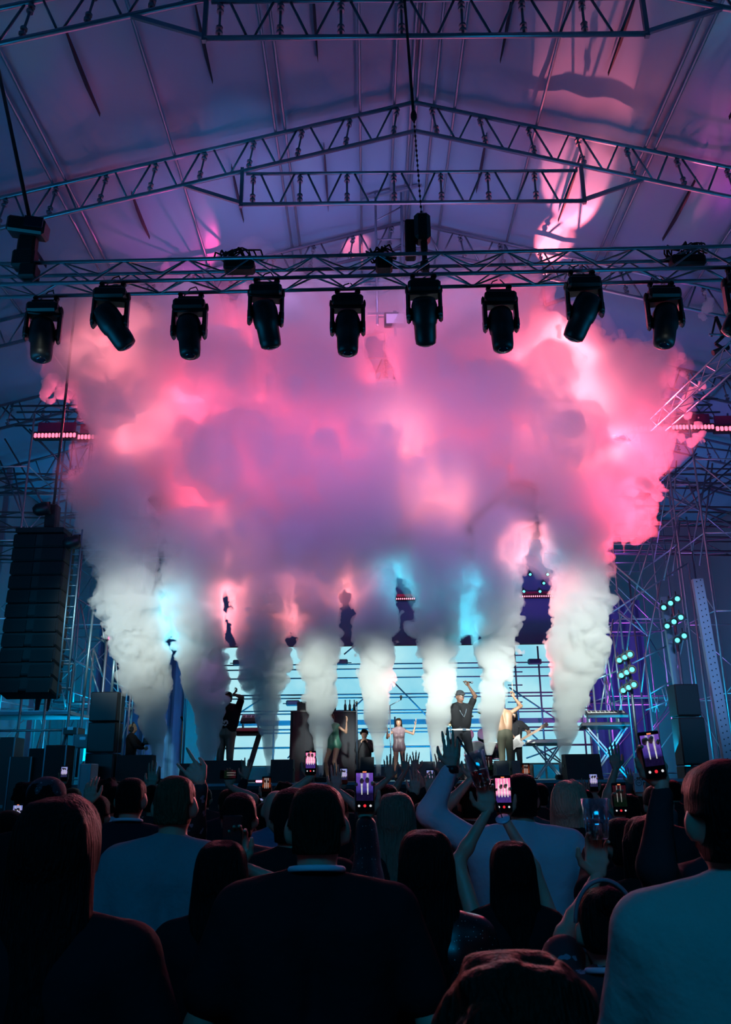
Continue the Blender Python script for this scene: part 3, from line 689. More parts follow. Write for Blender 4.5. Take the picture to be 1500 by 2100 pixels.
# ------------------------------------------------------------------ stage deck, screen, backline
DZ = 1.78
deck = thing('stage', (.1, 22, 0), 'raised black stage deck under the plumes and the band', 'stage')
MB().box((.1, 23.6, DZ - .06), (12.6, 13.2, .12)).build('deck', mat('black_stage_boards', (.018, .02, .025), .35, noise=.3, nscale=2), deck)
MB().box((.1, 17.05, (DZ - .12) / 2), (12.6, .06, DZ - .12)).build('skirt', mat('black_skirt_cloth', (.012, .014, .02), .9, bump=.3, nscale=6), deck)
MB().box((.1, 16.98, DZ - .03), (12.6, .05, .05)).build('edge_trim', ALUD, deck)
def screen():
    a, b = at(455, 1325, 27), at(1216, 1566, 27); x0, x1, z0, z1 = a.x, b.x, at(750, 1568, 27).z, at(750, 1325, 27).z
    t = thing('led_screen', ((x0 + x1) / 2, 27, DZ), 'wide pale cyan glowing screen at the back of the stage', 'screen')
    m = bpy.data.materials.new('pale_cyan_screen'); m.use_nodes = True; nt = m.node_tree; nt.nodes.remove(nt.nodes['Principled BSDF'])
    e = nt.nodes.new('ShaderNodeEmission'); e.inputs[1].default_value = 1.0; nt.links.new(e.outputs[0], nt.nodes['Material Output'].inputs['Surface'])
    tc = nt.nodes.new('ShaderNodeTexCoord'); n = nt.nodes.new('ShaderNodeTexNoise'); n.inputs['Scale'].default_value = .6; n.inputs['Detail'].default_value = 6; nt.links.new(tc.outputs['Object'], n.inputs['Vector'])
    r = nt.nodes.new('ShaderNodeValToRGB'); r.color_ramp.elements[0].position = .35; r.color_ramp.elements[0].color = (*srgb(135, 212, 234), 1); r.color_ramp.elements[1].position = .65; r.color_ramp.elements[1].color = (*srgb(178, 234, 244), 1)
    nt.links.new(n.outputs['Fac'], r.inputs[0]); nt.links.new(r.outputs[0], e.inputs[0])
    MB().box(((x0 + x1) / 2, 27.1, (z0 + z1) / 2), (x1 - x0, .1, z1 - z0)).build('lit_panel', m, t)
    MB().box(((x0 + x1) / 2, 27.25, (z0 + z1) / 2), (x1 - x0 + .1, .15, z1 - z0 + .1)).build('casing', BLACKM, t)
    for x in (x0 + .1, x1 - .1): MB().box((x, 27.3, (DZ + z0) / 2), (.15, .15, z0 - DZ)).build('leg', BLACKM, t)
    g = thing('screen_scaffold', ((x0 + x1) / 2, 26.6, DZ), 'dark scaffold bars silhouetted against the glowing screen', 'scaffolding')
    SD = mat('shade_toned_scaffold_pipe', (.05, .07, .09), .5, .5)  # dark base colour holds the shade of the backlit bars
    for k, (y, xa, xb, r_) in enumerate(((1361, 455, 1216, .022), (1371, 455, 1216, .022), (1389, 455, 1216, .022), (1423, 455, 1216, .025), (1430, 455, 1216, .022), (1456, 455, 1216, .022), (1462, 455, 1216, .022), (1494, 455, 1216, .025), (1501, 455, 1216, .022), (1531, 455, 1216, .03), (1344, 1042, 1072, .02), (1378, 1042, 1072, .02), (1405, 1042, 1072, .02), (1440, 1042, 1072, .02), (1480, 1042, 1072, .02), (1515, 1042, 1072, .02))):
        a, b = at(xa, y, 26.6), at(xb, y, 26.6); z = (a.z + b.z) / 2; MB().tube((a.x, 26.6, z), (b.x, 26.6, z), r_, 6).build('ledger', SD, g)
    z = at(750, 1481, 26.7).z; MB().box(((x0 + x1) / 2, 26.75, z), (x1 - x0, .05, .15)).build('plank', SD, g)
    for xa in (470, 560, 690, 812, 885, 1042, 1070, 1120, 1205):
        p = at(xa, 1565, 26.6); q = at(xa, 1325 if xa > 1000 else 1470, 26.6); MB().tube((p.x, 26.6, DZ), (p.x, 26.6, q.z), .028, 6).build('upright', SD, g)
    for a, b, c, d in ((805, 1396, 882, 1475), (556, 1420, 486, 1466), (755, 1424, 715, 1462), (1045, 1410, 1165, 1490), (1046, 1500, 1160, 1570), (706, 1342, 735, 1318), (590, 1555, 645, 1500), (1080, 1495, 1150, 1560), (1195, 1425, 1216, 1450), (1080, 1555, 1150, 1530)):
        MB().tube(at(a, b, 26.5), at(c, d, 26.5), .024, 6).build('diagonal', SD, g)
screen()
def flood(px, py, Y, lb):
    c = at(px, py, Y); t = thing('small_floodlight', c, lb, 'floodlight', 'small lights clamped before the screen')
    MB().box(c, (.42, .16, .17), bev=.03).build('housing', BLACKM, t); MB().box(c + Vector((0, -.085, 0)), (.32, .01, .11)).build('lens', GLASSD, t); MB().tube(c + Vector((-.32, .12, .0)), c + Vector((.32, .12, .0)), .015, 5).build('bracket', BLACKM, t)
for px, py, lb in ((492, 1359, 'small black floodlight clamped before the screen right of the second plume'), (601, 1442, 'small black floodlight clamped above the laptop before the screen'), (700, 1358, 'small black floodlight half hidden by the fifth plume'), (1097, 1357, 'small black floodlight before the right end of the screen')):
    flood(px, py, 26.45, lb)
# dark upper backdrop above the screen
z0, z1 = at(750, 1322, 28).z, at(750, 1130, 28).z
t = thing('backdrop', (.1, 28.2, DZ), 'dark navy cloth hanging above the glowing screen', 'backdrop')
MB().box((.1, 28.2, (z0 + z1) / 2 + .2), (13.4, .08, z1 - z0 + .4)).build('cloth', mat('navy_backdrop_cloth', (.02, .12, .24), .85, bump=.3, nscale=2), t)
for x in (-6.0, 6.2): MB().tube((x, 28.3, DZ), (x, 28.3, z1 + .4), .04, 6).build('pole', ALUD, t)
# wing drapes
for sgn, x, lb in ((1, 7.9, 'dark cloth hanging at the right wing behind the keyboards'), (-1, -7.6, 'dark cloth hanging at the left wing behind the speaker cabinet')):
    mb = MB(); vs = []; n = 40
    for k in range(n + 1):
        u = k / n; xx = x - 1.5 + 3.0 * u; yy = 28.4 + .08 * math.sin(u * 40); vs += [(xx, yy, 0), (xx, yy, 7.6), (xx, yy + .03, 0), (xx, yy + .03, 7.6)]
    fs = []
    for k in range(n): a = k * 4; fs += [(a, a + 4, a + 5, a + 1), (a + 2, a + 3, a + 7, a + 6), (a + 1, a + 5, a + 7, a + 3), (a, a + 2, a + 6, a + 4)]
    fs += [(0, 1, 3, 2), (n * 4, n * 4 + 2, n * 4 + 3, n * 4 + 1)]
    obj1(mb.add(vs, fs), 'wing_drape', mat('navy_backdrop_cloth', (.03, .05, .10)), lb, 'drape', 'drapes at the wings')
# speakers
def wedge(x0, x1, ytop, ybot, Y, lb, m=BLACKM):
    a, b = at(x0, ytop, Y), at(x1, ybot, Y); w = b.x - a.x; hgt = max(.2, a.z - DZ)
    t = thing('monitor_wedge', ((a.x + b.x) / 2, Y, DZ), lb, 'monitor speaker', 'monitor speakers along the stage front')
    c = (a.x + b.x) / 2
    MB().prism([(-.0, 0), (.55, 0), (.42, hgt), (.10, hgt)], w, Matrix.Rotation(R(90), 3, 'Z'), (c, Y - .2, DZ)).build('cabinet', m, t)
    MB().box((c, Y + .40, DZ + hgt * .5), (w * .9, .01, hgt * .8), (.3, 0, 0)).build('grille', mat('black_steel_grille', (.03, .032, .036), .4, .6), t)
    for s_ in (-1, 1): MB().box((c + s_ * (w / 2 + .005), Y + .1, DZ + hgt * .55), (.012, .14, .05)).build('handle', BLACK, t)
wedge(245, 312, 1549, 1592, 17.4, 'black monitor speaker below the headphone wearer at the left')
wedge(372, 412, 1566, 1594, 17.4, 'black monitor speaker left of the tall singer in the dark tee')
wedge(418, 497, 1560, 1594, 17.35, 'long black monitor speaker at the feet of the tall singer in the dark tee')
wedge(557, 602, 1558, 1592, 17.4, 'black monitor speaker between the third and fourth plumes')
wedge(616, 645, 1564, 1592, 17.3, 'small black monitor speaker left of the fourth plume')
wedge(740, 768, 1553, 1592, 17.35, 'black monitor speaker just left of the fifth plume')
CASEG = mat('grey_flight_case', (.07, .075, .08), .6)
wedge(862, 893, 1562, 1592, 17.4, 'grey monitor speaker left of the sixth plume', CASEG)
wedge(1016, 1042, 1560, 1588, 17.4, 'grey monitor speaker right of the seventh plume', CASEG)
wedge(1048, 1066, 1560, 1586, 17.4, 'narrow grey monitor speaker below the guitarist', CASEG)
wedge(1157, 1232, 1547, 1592, 17.3, 'large black monitor speaker at the foot of the rightmost plume')
def cabinet(px0, px1, pt, Y, z0, lb, rows=2, name='speaker_cabinet', dpt=.5):
    a, b = at(px0, pt, Y), at(px1, pt, Y); x = (a.x + b.x) / 2; w = b.x - a.x; hgt = a.z - z0
    t = thing(name, (x, Y, z0), lb, 'speaker', 'stacked speaker cabinets at the wings')
    for k in range(rows):
        MB().box((x, Y + dpt / 2, z0 + hgt * (k + .5) / rows), (w, dpt, hgt / rows - .015), bev=.02).build('cabinet', BLACKM, t)
        MB().box((x, Y - .005, z0 + hgt * (k + .5) / rows), (w * .92, .02, hgt / rows * .9)).build('grille', mat('black_steel_grille', (.03, .032, .036), .4, .6), t)
    MB().box((x + w / 2 + .006, Y + .2, z0 + hgt / 2), (.012, .03, hgt)).build('corner_rail', mat('dim_steel_rail', (.12, .14, .18), .5, .6), t)
cabinet(187, 244, 1418, 17.2, DZ, 'tall black speaker tower standing left of the headphone wearer', 3)
cabinet(1383, 1432, 1402, 18.8, at(1400, 1468, 18.7).z, 'upper black cabinet behind the foot of the perforated post', 1)
cabinet(1392, 1445, 1470, 18.7, 0, 'tall lower black cabinet behind the foot of the perforated post', 3)
# flown line array at the left
def line_array():
    Y = 16.6; a, b = at(28, 1094, Y), at(137, 1094, Y); zb = at(10, 1424, Y).z; n = 11; w = b.x - a.x; x = (a.x + b.x) / 2; hh_ = (a.z - zb) / n
    t = thing('line_array', (x, Y, zb), 'long hanging column of black loudspeakers at the left edge beside the scaffolding', 'line array')
    for k in range(n):
        z = zb + hh_ * (k + .5); tl = -.02 * (n - k)
        MB().box((x, Y + .30, z), (w, .6, hh_ * .95), (tl, 0, 0), bev=.03).build('loudspeaker', BLACKM, t)
        MB().box((x - w * .27, Y - .01, z), (w * .40, .02, hh_ * .8), (tl, 0, 0)).build('grille', mat('black_steel_grille', (.03, .032, .036), .4, .6), t)
        MB().box((x + w * .27, Y - .01, z), (w * .40, .02, hh_ * .8), (tl, 0, 0)).build('grille', mat('black_steel_grille', (.03, .032, .036), .4, .6), t)
    MB().box((x, Y + .3, a.z + .06), (w * .9, .7, .10)).build('flying_bar', BLACK, t)
    MB().box((x + .1, Y + .3, a.z + .40), (.25, .25, .60), bev=.03).build('hoist', BLACK, t)
    MB().tube((x + .1, Y + .3, a.z + .7), (x + .1, Y + .3, roofz(x) - .75), .03, 6).build('cable', RUB, t)
    l = thing('array_side_ladder', (x + w / 2 + .2, Y, zb - .1), 'thin ladder truss hanging along the right edge of the speaker column', 'ladder truss')
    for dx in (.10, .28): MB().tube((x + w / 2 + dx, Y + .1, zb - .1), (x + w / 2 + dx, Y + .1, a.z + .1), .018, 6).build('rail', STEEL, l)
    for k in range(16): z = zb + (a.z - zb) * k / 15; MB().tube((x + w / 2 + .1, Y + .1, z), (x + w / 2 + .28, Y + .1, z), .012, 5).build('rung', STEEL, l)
    MB().tube((x + w / 2 + .1, Y + .1, a.z + .1), (x + w / 2 - .2, Y + .3, a.z + .12), .02, 6).build('hanger', STEEL, l)
    for px, py, lb in ((88, 1044, 'black lamp above the hoist of the hanging speaker column'), (150, 1112, 'black lamp at the upper right corner of the hanging speaker column')):
        c = at(px, py, Y); q = thing('stage_lamp', c, lb, 'stage lamp', 'lamps around the speaker column')
        MB().lathe([(.06, -.2), (.13, -.12), (.15, .08), (.13, .14)], c, 12, Euler((0, 1.3, .3)).to_matrix()).build('housing', BLACK, q); MB().box(c + Vector((0, .12, .1)), (.2, .04, .2), bev=.01).build('bracket', BLACKM, q)
line_array()
# low scaffold gallery at the left with cases and its handrail
def gallery():
    Y = 17.8; z = at(100, 1462, Y).z; x0, x1 = at(0, 1462, Y).x - .6, at(196, 1462, Y).x - .55
    t = thing('side_gallery', ((x0 + x1) / 2, Y + .8, 0), 'low scaffold gallery at the left edge with lit handrails', 'gallery')
    MB().box(((x0 + x1) / 2, Y + .8, z), (x1 - x0, 1.6, .06)).build('deck', ALUD, t)
    for k in range(5):
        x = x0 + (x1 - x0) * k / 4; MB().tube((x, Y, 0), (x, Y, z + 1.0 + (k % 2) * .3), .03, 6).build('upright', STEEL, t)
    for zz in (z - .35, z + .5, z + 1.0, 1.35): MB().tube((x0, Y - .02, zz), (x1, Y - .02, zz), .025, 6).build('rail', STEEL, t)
    for k in range(4):
        xa, xb = x0 + (x1 - x0) * k / 4, x0 + (x1 - x0) * (k + 1) / 4
        MB().tube((xa, Y - .04, .3), (xb, Y - .04, z - .4), .022, 6).build('diagonal', STEEL, t)
        MB().box(((xa + xb) / 2, Y + .3, z + .04), (xb - xa - .1, .5, .03)).build('tread', ALU, t)
gallery()
for k, (px0, px1, pt, pb, Y, lb, m_) in enumerate(((152, 187, 1506, 1533, 17.4, 'pale blue lit equipment box under the gallery beside the slim pole', mat('pale_equipment_box', (.35, .42, .48), .5)), (130, 158, 1492, 1506, 17.5, 'small tilted grey lid on the box under the gallery', CASEG),
                       (94, 132, 1528, 1580, 17.2, 'dark rack case standing below the gallery', BLACKM), (22, 60, 1552, 1600, 17.0, 'grey flight case low at the left edge', CASEG), (0, 26, 1512, 1560, 17.1, 'blue grey case at the very left edge', CASEG), (60, 92, 1535, 1598, 17.1, 'tall dark case between the grey flight case and the rack', BLACKM),
                       (165, 184, 1566, 1592, 17.2, 'small lit switch box at the foot of the slim pole', mat('pale_equipment_box', (.35, .42, .48), .5)))):
    if k in (2, 6): Y = 16.45
    a, b = at(px0, pt, Y), at(px1, pb, Y); zb = b.z if k in (0, 1) else 0.0
    t = thing('flight_case', ((a.x + b.x) / 2, Y, zb), lb, 'case', 'cases at the left wing')
    MB().box(((a.x + b.x) / 2, Y + .25, (a.z + zb) / 2), (b.x - a.x, .5, a.z - zb), bev=.015).build('body', m_, t)
    for s_ in (0, 1): MB().box(((a.x if s_ == 0 else b.x), Y - .004, (a.z + zb) / 2), (.025, .02, a.z - zb)).build('edge_rail', ALUD, t)
    MB().box(((a.x + b.x) / 2, Y - .008, (a.z + zb) / 2 + .05), (.12, .012, .06)).build('latch', ALU, t)
# booth, keyboards, drums, stands
def booth(px0, px1, pt, Y, lb):
    a, b = at(px0, pt, Y), at(px1, pt, Y); x = (a.x + b.x) / 2; w = b.x - a.x; hgt = a.z - DZ
    t = thing('draped_table', (x, Y, DZ), lb, 'table', 'black draped tables of the DJ')
    mb = MB(); n = 28; vs = []
    for zz, sc in ((DZ, 1.06), (DZ + hgt, 1.0)):
        for k in range(n):
            an = 2 * math.pi * k / n; cx, cy = math.cos(an), math.sin(an); m_ = max(abs(cx), abs(cy)); wv = 1 + (.03 * math.sin(an * 9) if zz == DZ else 0)
            vs.append((x + cx / m_ * w / 2 * sc * wv, Y + .4 + cy / m_ * .4 * sc * wv, zz))
    fs = [(k, (k + 1) % n, n + (k + 1) % n, n + k) for k in range(n)] + [tuple(range(n, 2 * n)), tuple(range(n))[::-1]]
    mb.add(vs, fs, False).build('drape', mat('black_skirt_cloth', (.012, .014, .02)), t); MB().box((x, Y + .4, DZ + hgt + .02), (w, .8, .04), bev=.01).build('table_top', BLACK, t); return x, Y, DZ + hgt + .04
bx, by, bz = booth(596, 645, 1461, 22.5, 'black draped table with the laptop, left of the fourth plume')
t = thing('laptop', (bx + .02, by + .2, bz), 'small dark laptop on the left draped table', 'laptop'); MB().box((bx + .02, by + .2, bz + .012), (.34, .24, .02)).build('keyboard_base', BLACK, t); MB().box((bx + .02, by + .10, bz + .13), (.34, .012, .22), (.15, 0, 0)).build('lid', BLACKM, t)
bx, by, bz = booth(664, 733, 1461, 22.5, 'black draped table with bottles behind the dancer in green')
GLS = mat('dark_bottle_glass', (.01, .02, .02), .1, spec=.8)
for k, dx in enumerate((-.50, -.36, -.08, .04, .16)):
    t = thing('bottle', (bx + dx + .2, by + .3, bz), 'dark bottle on the right draped table, %s from its left' % ('first', 'second', 'third', 'fourth', 'last')[k], 'bottle', 'bottles on the draped table')
    MB().lathe([(.035, 0), (.037, .15), (.014, .21), (.014, .28)], (bx + dx + .2, by + .3, bz), 10).build('body', GLS, t, True); MB().lathe([(.016, .28), (.016, .30)], (bx + dx + .2, by + .3, bz), 8).build('cap', BLACK, t)
KEYW = mat('white_plastic_keys', (.7, .72, .7), .35); KEYB = mat('red_keyboard_body', (.30, .03, .05), .4)
def keyboard(x, Y, z, w, lb, body, tilt=-.25, white=False):
    t = thing('keyboard', (x, Y, z), lb, 'keyboard', 'keyboards on stage'); M = Euler((tilt, 0, 0)).to_matrix(); c = Vector((x, Y, z + .05))
    MB().box(c, (w, .32, .08), M, bev=.012).build('body', body, t); k_ = MB(); b_ = MB(); n = int(w * .9 / .03)
    for k in range(n):
        xx = -w * .45 + (k + .5) * w * .9 / n; k_.box(c + M @ Vector((xx, .07, .045)), (w * .9 / n * .88, .15, .018), M)
        if k % 7 not in (2, 6): b_.box(c + M @ Vector((xx + .015, .04, .06)), (.014, .09, .02), M)
    k_.build('white_keys', KEYW, t); b_.build('black_keys', BLACK, t)
    MB().box(c + M @ Vector((0, -.10, .045)), (w * .8, .08, .012), M).build('control_panel', BLACKM, t); return t
def xstand(x, Y, z0, z1, w, lb):
    t = thing('keyboard_stand', (x, Y, z0), lb, 'keyboard stand', 'keyboard stands')
    for yy in (-.15, .15):
        for s_ in (-1, 1): MB().box((x, Y + yy + s_ * .012, (z0 + z1) / 2), (.035, .025, math.hypot(w, z1 - z0)), (0, s_ * math.atan2(w, z1 - z0), 0)).build('leg', ALUD, t)
    for s_ in (-1, 1):
        MB().tube((x + s_ * w / 2, Y - .2, z1), (x + s_ * w / 2, Y + .2, z1), .018, 6).build('rest', ALUD, t); MB().tube((x + s_ * w / 2, Y - .2, z0 + .02), (x + s_ * w / 2, Y + .2, z0 + .02), .018, 6).build('foot', ALUD, t)
# right: two keyboards and stand
def P(px, py, Y): return at(px, py, Y)
a = P(1242, 1489, 20.5); xstand(a.x, 20.5, DZ, a.z - .06, .9, 'crossed keyboard stand right of the rightmost plume'); keyboard(a.x - .02, 20.5, a.z - .05, 1.15, 'lower dark keyboard with pink edges on the crossed stand at the right', mat('dark_keyboard_body', (.03, .03, .04), .4))
a2 = P(1242, 1470, 20.7); keyboard(a2.x, 20.6, a2.z, .98, 'upper tilted keyboard above the crossed stand at the right', mat('dark_keyboard_body', (.03, .03, .04), .4), .35)
t = thing('keyboard_riser', (a.x, 20.62, a.z + .02), 'twin risers lifting the upper keyboard at the right', 'stand')
for s_ in (-1, 1): MB().box((a.x + s_ * .35, 20.66, (a.z + a2.z) / 2 + .03), (.03, .2, a2.z - a.z + .06)).build('riser', ALUD, t)
a = P(1122, 1522, 20.8); xstand(a.x, 20.8, DZ, a.z - .08, .6, 'crossed stand under the white keyboard'); keyboard(a.x + .03, 20.8, a.z - .06, 1.05, 'white keyboard seen through the rightmost plume', mat('white_keyboard_body', (.75, .75, .70), .4), -.15)
# left: keyboards with slanted stand
a = P(512, 1505, 20.2); t = thing('slant_stand', (a.x, 20.2, DZ), 'slanted black keyboard stand right of the tall singer in the dark tee', 'keyboard stand')
MB().box((a.x + .08, 20.2, (DZ + a.z) / 2), (.11, .10, a.z - DZ + .25), (0, .28, 0)).build('column', BLACKM, t)
for dy in (-.2, .2): MB().box((a.x - .05, 20.2 + dy, DZ + .03), (.9, .06, .05)).build('foot', BLACKM, t)
MB().box((a.x, 20.2, a.z - .02), (.6, .3, .04)).build('arm', BLACKM, t)
keyboard(a.x, 20.2, a.z, .62, 'lower keyboard with pink edge on the slanted stand', KEYB); a3 = P(512, 1480, 20.35); keyboard(a3.x + .03, 20.3, a3.z, .44, 'upper tilted dark keyboard on the slanted stand', mat('dark_keyboard_body', (.03, .03, .04), .4), .5)
t = thing('keyboard_riser', (a.x, 20.35, a.z), 'twin risers under the upper keyboard at the left', 'stand')
for s_ in (-1, 1): MB().box((a.x + s_ * .18, 20.36, (a.z + a3.z) / 2 + .03), (.03, .15, a3.z - a.z + .02)).build('riser', ALUD, t)
def micstand(px, pyt, Y, lb, m_=ALU, boom=False, grp='microphone stands'):
    a = at(px, pyt, Y); t = thing('microphone_stand', (a.x, Y, DZ), lb, 'microphone stand', grp)
    MB().tube((a.x, Y, DZ + .02), (a.x, Y, a.z), .014, 6).build('pole', m_, t)
    for k in range(3): an = k * 2.1 + .4; MB().tube((a.x, Y, DZ + .10), (a.x + .28 * math.cos(an), Y + .28 * math.sin(an), DZ + .015), .010, 5).build('leg', BLACKM, t)
    e = Vector((a.x, Y, a.z))
    if boom: f_ = e + Vector((.25, -.1, .12)); MB().tube(e, f_, .009, 5).build('boom', m_, t); e = f_
    MB().tube(e, e + Vector((0, -.10, .05)), .016, 8, .024).ball(e + Vector((0, -.12, .06)), .03, 8).build('microphone', BLACK, t)
micstand(732, 1448, 18.2, 'bright microphone stand right of the dancer in green'); micstand(375, 1478, 18.4, 'slim orange lit microphone stand left of the second plume', mat('brass_stand', (.5, .28, .10), .4, .6)); micstand(800, 1447, 19.5, 'pink lit microphone stand by the dancer with outstretched arms', ALU, True)
# drum kit on its riser
def drums():
    c = P(976, 1512, 22.2); X, Y, Z = c.x, 22.2, DZ + .35
    obj1(MB().box((X, Y + .3, DZ + .175), (2.6, 2.0, .35), bev=.02), 'drum_riser', BLACKM, 'low black riser under the drum kit', 'riser')
    t = thing('drum_kit', (X, Y, Z), 'drum kit with shining rims behind the singer in the white belt', 'drum kit')
    RIM = mat('chrome_rim', (.7, .75, .8), .2, .9); SH = mat('black_drum_shell', (.02, .02, .025), .25); HD = mat('drum_head', (.10, .12, .14), .4); BR = mat('cymbal_bronze', (.55, .45, .22), .25, .9)
    MX = Matrix.Rotation(R(90), 3, 'X')
    def drum(nm, c, r, d, M):
        s_ = MB().lathe([(r, -d / 2), (r, d / 2)], c, 20, M).build(nm, SH, t); MB().lathe([(r * .96, d / 2), (r * .96, d / 2 + .008)], c, 20, M).build('head', HD, s_)
        q = MB()
        for z in (-d / 2, d / 2): q.lathe([(r * 1.0, z - .015), (r * 1.05, z - .015), (r * 1.05, z + .015), (r * .97, z + .015)], c, 20, M)
        q.build('rim', RIM, s_)
    drum('bass_drum', (X, Y, Z + .30), .28, .38, MX)
    MB().lathe([(.07, 0), (.07, .01)], (X, Y - .205, Z + .30), 12, MX).build('bass_drum_badge', mat('white_badge', (.7, .7, .7), .5), t)
    drum('tom', (X - .22, Y - .02, Z + .72), .15, .2, Euler((1.2, 0, .1)).to_matrix()); drum('tom', (X + .2, Y - .02, Z + .72), .15, .2, Euler((1.2, 0, -.1)).to_matrix())
    drum('floor_tom', (X + .52, Y + .15, Z + .35), .2, .4, Matrix.Identity(3)); drum('snare', (X - .5, Y + .2, Z + .58), .18, .14, Euler((.1, 0, 0)).to_matrix())
    for dx, dz, r in ((-.62, 1.05, .22), (.66, 1.12, .24), (-.2, 1.25, .2), (.3, 1.3, .2)):
        MB().tube((X + dx, Y + .25, Z), (X + dx, Y + .2, Z + dz), .012, 6).build('cymbal_stand', RIM, t); MB().lathe([(r, 0), (.04, .02), (.01, .035)], (X + dx, Y + .2, Z + dz), 20, Euler((.35, .1, 0)).to_matrix()).build('cymbal', BR, t)
drums()
# small lights along the deck edge and below it
for k, (px, py, w, m_, lb) in enumerate(((617, 1603, .16, 'p', 'tiny pink light on the stage front below the fourth plume'), (534, 1586, .20, 'r', 'tiny red light bar at the foot of the third plume'), (1233, 1584, .14, 'p', 'small magenta lamp right of the large black monitor speaker'), (1352, 1568, .10, 'r', 'small red light by the right wing'))):
    c = at(px, py, 17.0); c = Vector((c.x, 16.93 if k == 0 else 17.15, DZ - .05 if k == 0 else DZ + .03)); t = thing('indicator_lamp', c, lb, 'small lamp', 'tiny lamps on the stage front'); MB().box(c, (w, .05, .04), bev=.008).build('lens', PSM, t); MB().box(c + Vector((0, .03, 0)), (w + .03, .04, .06)).build('housing', BLACK, t)
YL = mat('yellow_cable_cover', (.45, .42, .12), .6)
for px0, px1, py, lb in ((196, 232, 1616, 'yellow strip on the barrier at the left of the stage front'), (326, 348, 1589, 'pale strip at the foot of the leftmost plume')):
    a, b = at(px0, py, 16.98), at(px1, py, 16.98); hi = py < 1600; obj1(MB().box(((a.x + b.x) / 2, 17.12 if hi else 16.99, DZ + .035 if hi else a.z), (b.x - a.x, .06, .07), bev=.01), 'edge_strip', YL, lb, 'strip', 'strips on the stage front')
# crowd barrier
t = thing('crowd_barrier', (.1, 16.1, 0), 'grey metal crowd barrier before the stage, glimpsed between raised hands', 'barrier')
for z in (.25, .7, 1.2): MB().tube((-6.2, 16.1, z), (6.4, 16.1, z), .025, 6).build('rail', ALUD, t)
for k in range(12): MB().box((-6.0 + k * 1.12, 16.12, .6), (1.05, .02, 1.1)).build('panel', mat('dim_steel_sheet', (.10, .12, .14), .6, .4), t)
# plume nozzles
for j, p in enumerate(PLB):
    c = at(p[0], p[1], 17.7); t = thing('vapour_nozzle', (c.x, 17.7, DZ), 'small black floor nozzle at the foot of the %s plume' % ('leftmost', 'second', 'third', 'fourth', 'fifth', 'sixth', 'seventh', 'rightmost')[j], 'nozzle', 'nozzles of the plumes')
    MB().box((c.x, 17.7, DZ + .05), (.24, .24, .10), bev=.02).build('base', BLACKM, t); MB().tube((c.x, 17.7, DZ + .1), (c.x, 17.7, max(DZ + .16, c.z)), .03, 8, .02).build('nozzle', ALUD, t); MB().tube((c.x, 17.8, DZ + .05), (c.x + .05, 18.3, DZ + .02), .018, 6).build('hose', RUB, t)
# ------------------------------------------------------------------ people, grown as one continuous surface from rounded bones
def blob(prims, h, k=0.02, noise=None, cut=None, seed=0):
    P_ = []
    for p in prims:
        if p[0] == 'c': P_.append((p, np.minimum(p[1], p[2]) - max(p[3], p[4]) , np.maximum(p[1], p[2]) + max(p[3], p[4])))
        else: P_.append((p, np.array(p[1]) - np.array(p[2]), np.array(p[1]) + np.array(p[2])))
    pad = 3 * h + k * 1.5 + (noise[0] if noise else 0)
    lo = np.min([a for _, a, _ in P_], 0) - pad; hi = np.max([b for _, _, b in P_], 0) + pad
    n = np.ceil((hi - lo) / h).astype(int) + 1; f = np.full(tuple(n), 1.0, np.float32)
    ax = [lo[i] + np.arange(n[i]) * h for i in range(3)]
    for p, a, b in P_:
        sl = []; L = []
        for i in range(3):
            i0 = max(0, int((a[i] - pad - lo[i]) / h)); i1 = min(n[i], int((b[i] + pad - lo[i]) / h) + 2); sl.append(slice(i0, i1)); L.append(ax[i][i0:i1])
        X, Y, Z = L[0][:, None, None], L[1][None, :, None], L[2][None, None, :]
        if p[0] == 'c':
            A = np.array(p[1]); D = np.array(p[2]) - A; q = max(1e-9, float(D @ D))
            t = np.clip(((X - A[0]) * D[0] + (Y - A[1]) * D[1] + (Z - A[2]) * D[2]) / q, 0, 1)
            d = np.sqrt((X - A[0] - t * D[0]) ** 2 + (Y - A[1] - t * D[1]) ** 2 + (Z - A[2] - t * D[2]) ** 2) - (p[3] + (p[4] - p[3]) * t)
        else:
            c, r = p[1], p[2]; e_ = p[3] if len(p) > 3 else 2.0; u = (np.abs((X - c[0]) / r[0]) ** e_ + np.abs((Y - c[1]) / r[1]) ** e_ + np.abs((Z - c[2]) / r[2]) ** e_) ** (1 / e_); d = (u - 1) * min(r)
        g = f[tuple(sl)]
        hh = np.clip(0.5 + 0.5 * (g - d) / k, 0, 1); f[tuple(sl)] = g * (1 - hh) + d * hh - k * hh * (1 - hh)
    X, Y, Z = ax[0][:, None, None], ax[1][None, :, None], ax[2][None, None, :]
    if noise:
        am, fr, st = noise; ii = np.nonzero(np.abs(f) < am + 2 * h + .01)
        f[ii] += (am * vnoise([ax[0][ii[0]] * st[0], ax[1][ii[1]] * st[1], ax[2][ii[2]] * st[2]], fr, seed % 9)).astype(np.float32)
    if cut is not None: f = np.maximum(f, cut(X, Y, Z)).astype(np.float32)
    f[[0, -1]] = 1; f[:, [0, -1]] = 1; f[:, :, [0, -1]] = 1
    return surfnet(f, lo, h)
def V3(*a): return np.array(a, float)
def nrm(v): return v / (np.linalg.norm(v) + 1e-9)
def ik(Sh, T, l1, l2, pole):
    d = T - Sh; L = np.linalg.norm(d); L2 = min(L, (l1 + l2) * .985); d = d / (L + 1e-9); W = Sh + d * L2
    a = (l1 * l1 - l2 * l2 + L2 * L2) / (2 * L2); hgt = math.sqrt(max(0, l1 * l1 - a * a))
    p = pole - d * (pole @ d); p = nrm(p); return Sh + d * a + p * hgt, W
